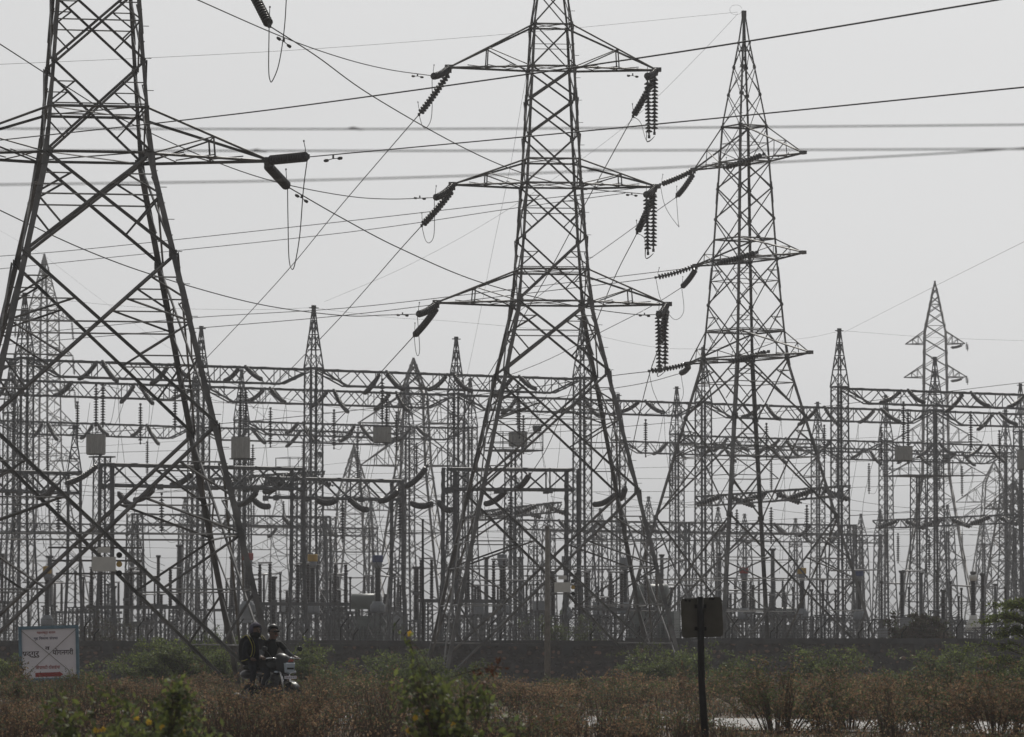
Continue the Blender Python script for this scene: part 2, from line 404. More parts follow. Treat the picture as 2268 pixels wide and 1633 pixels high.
# tower 1
a = tip1[(0, 1)]; e1 = depthfix(a, 682, 347, SL, -1); istring(a, e1, 'ribbed insulator string lying level off the right arm tip of the nearest tower', G1)
b_ = depthfix(a, 637, 414, SL, 1); istring(a + Vector((-.05, .1, -.1)), b_, 'ribbed insulator string slanting down from the right arm tip of the nearest tower', G1)
wire_px([(682, 348), (1134, 306), (1700, 251), (2330, 187)], e1.y, 78, .0155, 'dark conductor climbing right from the level insulator string of the nearest tower', GW)
wire_px([(637, 414), (759, 484), (887, 551), (1063, 625), (1265, 676), (1400, 696), (1452, 697)], b_.y, D2 - 2, .0175, 'conductor sagging from the nearest tower to the lowest right arm of the centre tower', GW)
wire_px([(681, 350), (672, 420), (664, 520), (653, 585), (646, 596), (640, 570), (638, 490), (637, 416)], e1.y, b_.y, .0145, 'long hanging jumper loop below the right arm of the nearest tower', GW, 'jumper_loop')
damper(P(738, 345, e1.y - 1), (1, -.6, .1), 'small damper on the conductor right of the level insulator string')
damper(P(668, 432, b_.y + .5), (1, 1.5, -.5), 'small damper beside the hanging jumper loop of the nearest tower')
a = tip1[(1, 1)]; e2 = P(597, 57, D1 - .8); istring(a, e2, 'ribbed insulator string hanging from above the frame beside the nearest tower', G1)
wire_px([(597, 58), (700, 124), (820, 210), (1012, 320), (1150, 381), (1280, 415), (1427, 430)], e2.y, D2 - 2, .0175, 'conductor sagging from the top edge to the middle right arm of centre tower', GW)
wire_px([(636, -40), (630, 60), (618, 140), (604, 178), (598, 178), (595, 150), (596, 60)], D1 - 1.5, D1 - .8, .0145, 'hanging jumper loop at the top of the frame right of the nearest tower', GW, 'jumper_loop')
damper(P(629, 86, D1 - .5), (1, 1.2, -.6), 'small damper on the conductor crossing the upper jumper loop')
wire_px([(-40, 74), (0, 98), (145, 191), (262, 260), (459, 351), (607, 402), (759, 433), (860, 441), (958, 438)], D1 + 1, D2 - 2, .0175, 'conductor sagging behind the nearest tower to the middle left arm of centre tower', GW)
wire_px([(-40, 446), (0, 466), (182, 551), (351, 613), (574, 674), (759, 699), (850, 698), (922, 696)], D1 + 1, D2 - 2, .0175, 'conductor sagging low across to the lowest left arm of the centre tower', GW)
wire_px([(400, -18), (438, 0), (628, 83), (759, 129), (860, 154), (957, 168)], D1 - 1, D2 - 2, .0175, 'conductor sagging from the top edge to the topmost left arm of the centre tower', GW)
wire_px([(-30, 314), (418, 265), (759, 222), (1500, 116), (2330, -20)], D1 - 2, 66, .0155, 'dark conductor crossing the whole frame and climbing to the upper right corner', GW)
# tower 2, strings towards the nearest tower, strings away to the yard
T2S = {(2, -1): ((957, 169), (928, 254), -1), (1, -1): ((962, 438), (934, 500), -1), (0, -1): ((924, 696), (917, 744), -1),
       (2, 1): ((1432, 168), (1402, 258), 1), (1, 1): ((1430, 431), (1411, 516), 1), (0, 1): ((1458, 697), (1462, 760), 1)}
LV = ['lowest', 'middle', 'topmost']; SD = {-1: 'left', 1: 'right'}
YARD = {(2, -1): ([(928, 254), (759, 451), (645, 590), (540, 706), (430, 822)], 255), (1, -1): ([(934, 500), (880, 560), (759, 698), (640, 822), (560, 905)], 258), (0, -1): ([(917, 744), (847, 821), (759, 920), (690, 990), (632, 1060)], 212),
        (2, 1): ([(1402, 258), (1296, 452), (1195, 640), (1070, 850), (985, 985), (946, 1033)], 214), (1, 1): ([(1411, 516), (1350, 640), (1265, 860), (1215, 985), (1176, 1050)], 214.5), (0, 1): ([(1462, 760), (1434, 845), (1405, 970), (1384, 1088)], 216)}
YEND = {}
for (lv, s), (near, far, sg) in T2S.items():
    a = tip2[(lv, s)]
    n_ = depthfix(a, *near, 1.95, -1); istring(a, n_, f'short coil-like insulator string at the {LV[lv]} {SD[s]} arm of the centre tower', G1, .10)
    f_ = depthfix(a + Vector((0, .1, -.15)), *far, SL, 1); istring(a + Vector((0, .12, -.15)), f_, f'slanting insulator string below the {LV[lv]} {SD[s]} arm of the centre tower', G1, .06)
    px, dy = YARD[(lv, s)]
    px = [far] + px[1:]
    wire_px(px, f_.y, dy, .019, f'conductor dropping to the yard from the {LV[lv]} {SD[s]} arm of the centre tower', GW)
    YEND[(lv, s)] = P(*px[-1], dy)
    mid = n_.lerp(f_, .55) + Vector((.1, 0, -1.15 if s < 0 else -2.1))
    if s < 0: wire_pts(cat([n_, n_.lerp(mid, .5) + Vector((.08, 0, -.5)), mid, f_.lerp(mid, .45) + Vector((0, 0, -.25)), f_], 8), .0135, f'small jumper loop under the {LV[lv]} left arm of the centre tower', GW, 'jumper_loop')
    else:
        v1 = a + Vector((-.06, -.1, -.2)); v2 = a + Vector((-.34, .2, -.32))
        q1 = v1 + Vector((-.02, 0, -2.32)); q2 = v2 + Vector((.06, 0, -2.3))
        istring(v1, q1, f'right of two hanging disc strings under the {LV[lv]} right arm of the centre tower', G1, 0, True, 0)
        istring(v2, q2, f'left of two hanging disc strings under the {LV[lv]} right arm of the centre tower', G1, 0, True, 0)
        wire_pts(cat([n_, n_ + Vector((.1, 0, -1.2)), q2 + Vector((-.1, 0, -.15)), q1 + Vector((0, 0, -.12)), q1 + Vector((-.3, .1, -.28)), f_ + Vector((.3, 0, -.25)), f_], 8), .0135, f'jumper wire carried by the hanging disc pair under the {LV[lv]} right arm', GW, 'jumper_loop')
    damper(n_ + Vector((-.55, -.5, .02)), (-1, -.9, 0), f'small damper beside the {LV[lv]} {SD[s]} arm tip of the centre tower')
# tower 3: left arm strings, stretched strings across the body
T3L = {2: ((1462, 409), (1498, 436), [(1462, 410), (1385, 420), (1134, 448), (759, 491), (200, 551), (-30, 570)]), 1: ((1452, 615), (1510, 636), [(1452, 615), (1363, 627), (1049, 664), (759, 699), (404, 730), (-30, 767)]),
       0: ((1437, 822), (1508, 826), [(1437, 823), (1360, 832), (1180, 858), (980, 885), (759, 912), (470, 940), (-30, 975)])}
T3W = {2: [(1498, 437), (1440, 478), (1340, 550), (1240, 620), (1150, 690)], 1: [(1510, 637), (1440, 680), (1329, 737), (1200, 803), (1060, 852), (915, 880)], 0: [(1508, 827), (1420, 850), (1260, 876), (1100, 905), (900, 945)]}
for lv in (2, 1, 0):
    a = tip3[(lv, -1)]; q, q2, wp = T3L[lv]
    e = depthfix(a, *q, 2.05, 1); istring(a, e, f'disc string stretched left from the {LV[lv]} left arm of the turned tower', G1, .05)
    e2 = depthfix(a + Vector((0, 0, -.12)), *q2, 1.9, 1); istring(a + Vector((0, 0, -.12)), e2, f'disc string slanting down left from the {LV[lv]} left arm of the turned tower', G1, .08)
    wire_px(wp, e.y, 245, .019, f'thin conductor running far left from the {LV[lv]} left arm of the turned tower', GW)
    wire_px(T3W[lv], e2.y, 290, .018, f'thin conductor falling left into the yard from the {LV[lv]} left arm of the turned tower', GW)
    wire_px([q, (q[0] + 12, q[1] + 50), (q[0] + 40, q[1] + 92), (q2[0] + 4, q2[1] + 55), q2], e.y, e2.y, .0125, f'jumper loop under the {LV[lv]} left arm of the turned tower', GW, 'jumper_loop')
    c = tip3[(lv, -1)].lerp(tip3[(lv, 1)], .30) + Vector((.35, 0, -.12)); c2 = P({2: 1604, 1: 1590, 0: 1616}[lv], {2: 372, 1: 583, 0: 802}[lv], D3 - 3.0)
    c1 = P({2: 1692, 1: 1677, 0: 1702}[lv], {2: 342, 1: 559, 0: 779}[lv], D3 - 2.0)
    istring(c1, c2, f'disc string hung across the front of the turned tower at its {LV[lv]} arm', G1, .02)
wire_px([(1385, 428), (1134, 462), (759, 516), (200, 575), (-30, 599)], D3 + 4, 245, .018, 'thin conductor running far left just below the topmost pair wire', GW)
wire_px([(1519, 595), (1367, 613), (1049, 651), (759, 683), (404, 706), (-30, 748)], D3 + 3, 245, .018, 'thin conductor running far left just above the middle pair wire', GW)
wire_px([(-30, 1010), (759, 985), (1500, 935), (2330, 840)], 300, 240, .016, 'long thin conductor rising across the yard to the right edge', GW)
for i, (px, da, db, lab) in enumerate([
    ([(-30, 144), (420, 124), (759, 104), (1200, 69), (1634, 27)], 150, D3, 'hair-thin ground wire running left from the peak of the turned tower'),
    ([(1634, 31), (1560, 110), (1440, 230), (1320, 330), (1100, 480), (900, 590), (718, 669)], D3, 257, 'hair-thin ground wire falling left from the turned tower peak to a gantry peak'),
    ([(1190, 40), (1160, 200), (1130, 370), (1090, 560), (1050, 760), (1030, 850)], D2, 280, 'hair-thin wire dropping steeply left of the centre tower'),
    ([(2330, 505), (2075, 632), (1870, 736)], 160, 276, 'hair-thin ground wire climbing right from the gantry peak to the frame edge'),
    ([(1855, 735), (1760, 752), (1500, 773), (1290, 738)], 276, 267, 'hair-thin ground wire between the two right gantry peaks'),
    ([(1290, 738), (1000, 712), (860, 703), (694, 682)], 267, 257, 'hair-thin ground wire between the two middle gantry peaks'),
    ([(690, 682), (540, 686), (300, 680), (50, 656)], 257, 247, 'hair-thin ground wire between the two left gantry peaks'),
    ([(1870, 733), (2075, 748), (2330, 757)], 276, 300, 'hair-thin ground wire sagging level at the right edge'),
    ([(-20, 500), (93, 563)], 700, 590, 'hair-thin ground wire at the far left tower peak'),
    ([(93, 563), (260, 690), (430, 800), (640, 870)], 590, 900, 'hair-thin ground wire falling right from the far left tower peak')]):
    wire_px(px, da, db, .007 if da < 500 and db < 500 else .012, lab, 'hair-thin ground wires', 'ground_wire')
o = MB().tube([P(1634 + 14 * math.cos(t) - 4, 22 + 11 * math.sin(t), D3) for t in [i * .5 for i in range(13)]], .006, 5).build('wire_coil', 'cable', None, True, origin=P(1630, 22, D3)); tag(o, 'small loose wire coil at the peak of the turned tower', 'wire')
# blurred wires close to the camera
for px, da, db, lab in [([(-60, 285), (790, 286), (1500, 283), (2330, 276)], 25, 25, 'soft blurred wire nearest the lens, upper of the level pair'),
                        ([(-60, 334), (1134, 334), (2330, 330)], 24, 24, 'soft blurred wire nearest the lens, lower of the level pair'),
                        ([(-60, 410), (700, 399), (1330, 378), (2000, 345), (2330, 324)], 23, 26, 'soft blurred wire rising to the right below the level pair')]:
    wire_px(px, da, db, .0042, lab, 'blurred near wires', 'near_wire')
for x, y, d in ((786, 286, 25), (1320, 377, 24.6), (572, 335, 24)):
    c = P(x, y, d); o = MB().tube([c + Vector((-.045, 0, 0)), c + Vector((-.01, 0, .004)), c + Vector((.045, 0, -.003))], [.004, .009, .004], 7).build('wire_splice', 'cable', None, True, origin=c)
    tag(o, {786: 'dark splice on the upper blurred level wire', 1320: 'dark splice on the rising blurred wire', 572: 'dark splice on the lower blurred level wire'}[x], 'wire splice', 'blurred splices')

# ------------------------------------------------------------------ switchyard gantries, all on one grid turned 31 degrees
TH = R(31); U = Vector((math.cos(TH), math.sin(TH), 0)); V = Vector((-math.sin(TH), math.cos(TH), 0))
CT = [(0, .82), (9, .44), (17.3, .41)]
def lattice_faces(mb_list, tab, z0, z1, step, w):
    for k in range(4):
        mb = mb_list[k]; z = z0; i = 0
        while z < z1 - .01:
            zn = min(z1, z + step * (interp(tab, z) / .42) ** .8)
            a, b = (k, k + 1) if i % 2 else (k + 1, k)
            mb.bar(crn(tab, a, z), crn(tab, b, zn), w, w * .5)
            mb.bar(crn(tab, b, z), crn(tab, a, zn), w, w * .5)
            z = zn; i += 1
def column_meshes(tab, ztop, peak, legw=.11, step=.75, lw=.045):
    out = []
    for k in range(4):
        mb = MB()
        for (a, _), (b, _) in zip(tab, tab[1:]): mb.angle(crn(tab, k, a), crn(tab, k, b), legw, Vector((SG[k][0], SG[k][1], 0)), .018)
        out.append(('leg', mb.mesh('leg', 'gantry_steel')))
    q = MB(); lattice_faces([q] * 4, tab, .2, ztop, step, lw)
    out.append(('lacing', q.mesh('lacing', 'gantry_steel')))
    if peak:
        h = tab[-1][1]; pt = [(ztop, h), (ztop + peak * .55, h * .48), (ztop + peak, .05)]; mb = MB()
        for k in range(4):
            mb.bar(crn(pt, k, ztop), crn(pt, k, ztop + peak * .55), .06); mb.bar(crn(pt, k, ztop + peak * .55), crn(pt, k, ztop + peak), .05)
            for f in (.0, .3, .55, .78):
                a = ztop + peak * f; b = ztop + peak * min(1, f + .24)
                if f: mb.bar(crn(pt, k, a), crn(pt, k + 1, a), .04)
                mb.bar(crn(pt, k, a), crn(pt, k + 1, b), .035); mb.bar(crn(pt, k + 1, a), crn(pt, k, b), .035)
            mb.bar(crn(tab, k, ztop), crn(tab, k + 1, ztop), .09)
        mb.box((0, 0, ztop + peak), (.25, .12, .2)); mb.bar((-.3, 0, ztop + peak - .05), (.3, 0, ztop + peak - .05), .06)
        out.append(('peak', mb.mesh('peak', 'gantry_steel')))
    return out
COL_HI = column_meshes(CT, 17.3, 3.5); COL_LO = column_meshes([(0, .6), (5, .36), (10.0, .34)], 10.0, 0, .12, .7, .05)
COL_LOP = column_meshes([(0, .6), (5, .36), (10.0, .34)], 10.0, 2.2, .12, .7, .05)
def column(meshes, base, label, group, rz=TH):
    t = thing('gantry_column', label, 'gantry column', base, rz, group)
    for nm, me in meshes: link(nm, me, t)
    return t
def beam(p, q, h, wd, label, group, step=.95, cw=.10, lw=.05, taper=1.6, mt='gantry_steel', plate=False):
    """lattice box beam; p, q: centres of its top face at both ends"""
    t = thing('gantry_beam', label, 'gantry beam', p, 0, group); D = q - p; L = D.length; d = D.normalized(); sd = d.cross(Vector((0, 0, 1))).normalized() * (wd / 2)
    dn = Vector((0, 0, -1)); n = max(4, int(L / step))
    def tp(s): return d * s
    def dep(s): e = min(s, L - s); return h * (min(1, .25 + .75 * e / taper) if taper else 1)
    for sg in (-1, 1):
        MB().angle(sd * sg, D + sd * sg, cw, sd * sg + Vector((0, 0, .3)), .02).build('chord', mt, t)
        mb = MB(); S = [0, taper, L - taper, L] if taper else [0, L]
        for a, b in zip(S, S[1:]): mb.angle(tp(a) + sd * sg + dn * dep(a), tp(b) + sd * sg + dn * dep(b), cw * .9, sd * sg - Vector((0, 0, .3)), .02)
        mb.build('chord', mt, t)
        mb = MB()
        for i in range(n):
            s0, s1 = L * i / n, L * (i + 1) / n
            A, B_ = (tp(s0) + sd * sg, tp(s1) + sd * sg + dn * dep(s1)) if (i + (sg > 0)) % 2 else (tp(s0) + sd * sg + dn * dep(s0), tp(s1) + sd * sg)
            mb.bar(A, B_, lw)
            if i % 4 == 0 or s0 < taper or s0 > L - taper * 1.3: mb.bar(tp(s0) + sd * sg, tp(s0) + sd * sg + dn * dep(s0), lw)
            if plate and i % 2 == 0: mb.box(tp(s0) + sd * sg * 1.02 + dn * dep(s0), (.28, .28, .26))
        mb.build('lacing', mt, t)
    for lvl in (0, 1):
        mb = MB()
        for i in range(n):
            s0, s1 = L * i / n, L * (i + 1) / n; k = 1 if i % 2 else -1
            mb.bar(tp(s0) + sd * k + dn * dep(s0) * lvl, tp(s1) - sd * k + dn * dep(s1) * lvl, lw * .9)
        mb.build('lacing', mt, t)
    return t
def lat(xpx, elev, H=15.35):
    d = H * F / elev; p = P(xpx, HY, d); p.z = 0; return p
LINES = {'front': ([-600, 50, 693, 1290, 1862, 2420], lambda x: 621.7 - .0354 * x, (0, 1, 2, 4)),
         'second': ([-130, 443, 1010, 1559, 2074, 2600], lambda x: 575 - .0339 * x, (0, 1, 2, 3, 4)),
         'third': ([20, 533, 1041, 1500, 1964, 2400], lambda x: 499.6 - .0321 * x, (1, 3, 4)),
         'rear': ([-20, 430, 902, 1370, 1813, 2230], lambda x: 483.8 - .033 * x, (0, 1, 3, 4))}
rs = random.Random(11); GS = 'insulator strings on the gantry beams'; GD = 'thin dropper wires in the yard'
COLS = {}; ENDS = {}; cnt = {'v': 0, 'f': 0, 'b': 0, 'd': 0}
for ln, (xs_, ef, bays) in LINES.items():
    pts = [lat(x, ef(x)) for x in xs_]; COLS[ln] = pts; nv = 0
    for i, (x, p) in enumerate(zip(xs_, pts)):
        if -60 < x < 2330:
            nv += 1; column(COL_HI, p, f'tall lattice gantry column with pointed peak, {ORD[nv - 1]} from the left in the {ln} gantry row', 'tall gantry columns')
    k = 0
    for bi in bays:
        p = pts[bi] + Vector((0, 0, 17.25)) + U * .45; q = pts[bi + 1] + Vector((0, 0, 17.25)) - U * .45
        k += 1
        beam(p, q, .95, .72, f'high lattice gantry beam, {ORD[k - 1]} span from the left in the {ln} gantry row', 'high gantry beams')
        for j, fr in enumerate((.24, .5, .76)):
            c = p.lerp(q, fr); ptag = f'{("left", "middle", "right")[j]} phase, {ORD[k - 1]} span of the {ln} gantry row'
            px = CX + c.x / c.y * F
            if not -40 < px < 2300: continue
            fp = c - V * .36; f1 = fp - V * rs.uniform(1.7, 2.3) + Vector((0, 0, -rs.uniform(.8, 1.55)))
            bp = c + V * .36; b1 = bp + V * rs.uniform(1.8, 2.4) + Vector((0, 0, -rs.uniform(.55, 1.15)))
            hi = ln in ('front', 'second')
            if ln == 'front' or rs.random() < .85: istring(fp, f1, 'curved road-side insulator string, ' + ptag, GS, rs.uniform(.1, .22), False, 0)
            istring(bp, b1, 'curved far-side insulator string, ' + ptag, GS, rs.uniform(.1, .22), False, 0)
            vz = c + Vector((.2, 0, -1.0)); v1 = vz + Vector((0, 0, -2.6))
            if hi or j != 1:
                istring(vz + Vector((0, 0, -.25)), v1, 'straight hanging disc string, ' + ptag, GS, 0, False, 0)
                wire_pts(cat([f1, f1.lerp(v1, .45) + Vector((0, 0, -1.1)), v1], 7), .013, 'slack jumper loop, ' + ptag, GD, 'jumper_loop')
            ENDS[(ln, bi, j)] = (f1, b1)
            if hi:
                e = b1 + V * 1.4 + U * rs.uniform(-.8, .8); e.z = rs.uniform(5.5, 7.0)
                wire_pts(cat([b1, b1 + Vector((0, 0, -2.4)) + V * .2, b1.lerp(e, .6) + V * .5, e], 6), .012, 'thin far-side dropper wire, ' + ptag, GD, 'dropper_wire')
                e = f1 - V * .6 + U * rs.uniform(-1, 1); e.z = rs.uniform(6, 7.5)
                if rs.random() < .7: wire_pts(cat([f1, f1 + Vector((0, 0, -2.2)) - V * .2, f1.lerp(e, .6) - V * .35, e], 6), .012, 'thin road-side dropper wire, ' + ptag, GD, 'dropper_wire')
for (la, ba), (lb, bb) in {('front', 0): ('second', 0), ('front', 1): ('second', 1), ('front', 2): ('second', 2), ('second', 1): ('third', 1), ('second', 3): ('third', 3), ('second', 2): ('rear', 1)}.items():
    for j in range(3):
        if (la, ba, j) in ENDS and (lb, bb, j) in ENDS:
            sagwire(ENDS[(la, ba, j)][1], ENDS[(lb, bb, j)][0], .5, .013, f'taut bus wire behind the {("left", "middle", "right")[j]} phase of the {ORD[ba]} {la} row span', 'taut bus wires between gantry rows', 'bus_wire')
# low box beams near the wall with heavy strings
GL = 'low gantry beams behind the wall'
def lowbeam(xa, ya, xb, yb, lab, H=10.0):
    da = (H - CAMZ) * F / (HY - ya); db = (H - CAMZ) * F / (HY - yb)
    p, q = P(xa, ya, da), P(xb, yb, db); beam(p, q, 1.05, .95, lab, GL, 1.15, .13, .075, 0, plate=True); return p, q
for i, (a_, lab, ends) in enumerate([((-60, 1040, 165, 1047), 'low lattice beam at the left edge, ending at a short peaked column', 2), ((236, 1027, 660, 1037), 'low lattice beam seen through the nearest tower', 3),
                                     ((600, 1057, 880, 1064), 'low lattice beam left of the centre tower', 2), ((995, 1037, 1268, 1039), 'low lattice beam seen through the centre tower', 3)]):
    p, q = lowbeam(*a_, lab)
    for s, e in ((1, p), (2, q)):
        if ends & s: column(COL_LOP if i == 0 else COL_LO, Vector((e.x, e.y, 0)), f'short lattice column, {("left", "right")[s - 1]} end of {lab.split(",")[0]}', 'short gantry columns', R(6))
LOWS = [(219, 1028, 145, 1071), (123, 1074, 83, 1102), (427, 1047, 378, 1074), (624, 1067, 584, 1088), (570, 1088, 525, 1118), (560, 1104, 597, 1121), (702, 1107, 746, 1107), (263, 1092, 297, 1119), (341, 1082, 297, 1107),
        (946, 1033, 898, 1077), (884, 1085, 839, 1109), (773, 1102, 815, 1129), (911, 1114, 958, 1114), (972, 1111, 1000, 1129), (1173, 1050, 1141, 1081), (1122, 1085, 1073, 1116), (1367, 1092, 1314, 1117), (1385, 1080, 1372, 1104)]
LOWS.sort()
for i, (x0_, y0_, x1_, y1_) in enumerate(LOWS):
    d0 = 213 + (i % 3); p0 = P(x0_, y0_, d0); l2 = math.hypot(x1_ - x0_, y1_ - y0_) / pxm(d0); p1 = P(x1_, y1_, d0 + math.sqrt(max(.05, 2.4 ** 2 - l2 ** 2)) * (1 if x1_ < x0_ else -1))
    istring(p0, p1, f'heavy sagging insulator string at the low beams, {ORD[i]} from the left', 'heavy strings on the low beams', .16, True, 1 if i % 3 == 0 else 0, 1.05)
    wire_pts(cat([p1, p1 + Vector((.1, 0, -1.3)), p1 + Vector((.5, .6, -2.7)), p1 + Vector((1.3, 2.2, -3.1))], 6), .013, f'slack tail wire below the {ORD[i]} heavy low string', GD, 'dropper_wire')
LOWV = [(32, 1099, 1190), (129, 1090, 1180), (358, 1094, 1183), (501, 1105, 1172), (562, 1116, 1173), (628, 1112, 1173), (759, 1112, 1200), (886, 1094, 1190), (1131, 1093, 1187), (1632, 1131, 1205), (1708, 1126, 1203), (1787, 1121, 1200), (1989, 1183, 1247), (2058, 1190, 1262), (2131, 1180, 1224), (992, 1175, 1230), (1286, 1195, 1250)]
LOWV.sort()
for i, (x, y0_, y1_) in enumerate(LOWV):
    L = 2.35; d0 = L / ((y1_ - y0_) / F)
    istring(P(x, y0_, d0), P(x, y1_, d0), f'upright hanging disc string at low level, {ORD[i]} from the left', 'upright low disc strings', 0, (y1_ - y0_) > 80, 0, 1.12)
    e = P(x, y1_, d0); wire_pts(cat([e, e + Vector((.6, 0, -.5)), e + Vector((1.7, .5, .1)), e + Vector((2.4, .8, 1.6))], 6), .013, f'slack loop leaving the foot of the {ORD[i]} upright low disc string', GD, 'jumper_loop')
    MB().tube([P(x, y0_, d0), P(x, y0_, d0) + Vector((0, 0, .5))], .02, 5)
# cross beams running the other way, rising to the right in the picture, with paired chains
for i, (xa, ya, da, xb, yb, db, lab) in enumerate([(445, 1061, 273, 709, 1043, 257, 'cross beam with chains of discs behind the nearest tower leg'), (1550, 1099, 293, 1875, 1075, 276.6, 'cross beam with chains of discs behind the turned tower'),
                                                   (1940, 1152, 352, 2262, 1138, 336, 'cross beam with chains of discs at the right edge'), (1050, 1134, 330, 1235, 1112, 307, 'cross beam with chains of discs seen through the centre tower')]):
    p, q = P(xa, ya, da), P(xb, yb, db); beam(p, q, .7, .6, lab, 'cross beams', .9, .09, .05, 1.0)
    if i == 2: column(COL_HI, Vector((q.x, q.y, 0)), 'tall lattice gantry column with peak at the right edge beside the far pylon', 'tall gantry columns')
    for j, fr in enumerate((.18, .5, .82)):
        c = p.lerp(q, fr) + Vector((0, 0, -.1))
        for s in (-1, 1):
            e = c + U * s * 2.3 + Vector((0, 0, -.62)); istring(c + U * s * .3, e, f'{("left", "middle", "right")[j]} disc chain reaching {SD[s]}, cross beam {lab.split("discs ")[1]}', 'disc chains on the cross beams', .04, False, 0, 1.35)
            sagwire(e, e + U * s * 14 + Vector((0, 0, .1)), .55, .013, f'{("left", "middle", "right")[j]} bus wire reaching {SD[s]}, cross beam {lab.split("discs ")[1]}', 'bus wires under the cross beams', 'bus_wire')
# line traps: grey drums hung under the front row
TR = [(212.5, 963, 1006, 41, 250, 'tall grey drum-shaped line trap seen through the nearest tower'), (533, 969, 1015, 40, 255, 'tall grey drum-shaped line trap right of the nearest tower leg'), (846.5, 947, 980, 39, 259.6, 'squat grey drum-shaped line trap left of the centre tower'),
      (1147, 958, 988, 40, 265, 'pale squat line trap drum seen through the centre tower'), (2001.5, 990, 1020, 39, 279, 'squat dark grey line trap drum above the railed platform'), (2272, 998, 1039, 39, 284, 'line trap drum cut by the right edge')]
for x, y0_, y1_, wp, d, lab in TR:
    r = wp / 2 / pxm(d); top = P(x, y0_, d); h = (y1_ - y0_) / pxm(d)
    t = thing('line_trap', lab, 'line trap', top, 0, 'grey line trap drums')
    MB().lathe([(r * .97, -h), (r, -h + .03), (r, -.03), (r * .97, 0)], 28).build('drum', 'trap_paint', t, False)
    mb = MB()
    for k in range(4):
        a = k * math.pi / 4; v = Vector((math.cos(a), math.sin(a), 0)) * r * .98
        for z in (.03, -h - .03): mb.bar(-v + Vector((0, 0, z)), v + Vector((0, 0, z)), .05, .04)
    mb.build('spider_frame', 'fitting', t)
    mb = MB()
    for k in range(10):
        a = k * math.pi / 5 + .2; v = Vector((math.cos(a), math.sin(a), 0)) * (r + .012); mb.bar(v + Vector((0, 0, -h)), v, .035)
    mb.build('rib', 'trap_paint', t)
    MB().tube([(0, 0, 0), (0, 0, .35)], .03).build('hanger', 'fitting', t)
    istring(top + Vector((0, 0, 2.75)), top + Vector((0, 0, .3)), 'disc string above ' + lab, 'strings above the line traps', 0, False, 0)
    MB().box((r * .5, -.1, -h - .12), (.16, .16, .2)).build('tuning_box', 'fitting', t)
    sagwire(top + Vector((-.1, 0, -h)), top + Vector((-1.2, 1, -h - 5.0)), -.5, .012, 'wire below the ' + lab, GD, 'dropper_wire')
    wire_pts(cat([top + Vector((.1, 0, .1)), top + Vector((1.0, 0, .5)), top + Vector((1.7, -.2, 2.2))], 6), .012, 'loop above the ' + lab, GD, 'jumper_loop')
# railed service platforms on masts
MAST = [(0, .5), (12, .33)]
for x, y, d, wd, lab in ((224, 1014, 252, 1.2, 'narrow lattice mast under the leftmost line trap'), (536, 1018, 258, 1.2, 'narrow lattice mast under the second line trap from the left'), (1137, 1000, 262, 2.7, 'lattice mast with a railed platform under the pale line trap'), (2035, 1056, 300, 3.6, 'lattice mast with a wide railed platform beside the far right pylon'), (662, 1052, 290, 2.4, 'lattice mast with a small work platform left of the front gantry column')):
    zt = Zy(y, d); b = P(x, HY, d); b.z = 0; t = thing('service_mast', lab, 'mast', b, TH, 'service masts'); tab = [(0, .6), (zt * .5, .42), (zt, .38)]
    for k in range(4):
        mb = MB()
        for (a, _), (c, _) in zip(tab, tab[1:]): mb.angle(crn(tab, k, a), crn(tab, k, c), .09, Vector((SG[k][0], SG[k][1], 0)), .016)
        mb.build('leg', 'gantry_steel', t)
    ml = [MB() for _ in range(4)]; lattice_faces(ml, tab, .2, zt, .8, .04)
    for q in ml: q.build('lacing', 'gantry_steel', t)
    MB().box((0, 0, zt + .04), (wd, wd * .8, .08)).build('deck', 'gantry_steel', t)
    if wd > 2:
        mb = MB(); hw_, hd = wd / 2, wd * .4
        for sx, sy in SG: mb.bar((sx * hw_, sy * hd, zt), (sx * hw_, sy * hd, zt + 1.1), .045)
        for f in (.5, 1.08):
            for k in range(4): a, c = SG[k], SG[(k + 1) % 4]; mb.bar((a[0] * hw_, a[1] * hd, zt + f), (c[0] * hw_, c[1] * hd, zt + f), .035)
        for i in range(5): mb.bar((-hw_ + wd * i / 4, -hd, zt), (-hw_ + wd * i / 4, -hd, zt + 1.08), .03)
        mb.build('railing', 'gantry_steel', t)
        MB().box((hw_ * .7, -hd, zt + 1.3), (.45, .2, .3), Matrix.Rotation(R(-25), 3, 'X')).build('floodlight', 'fitting', t)
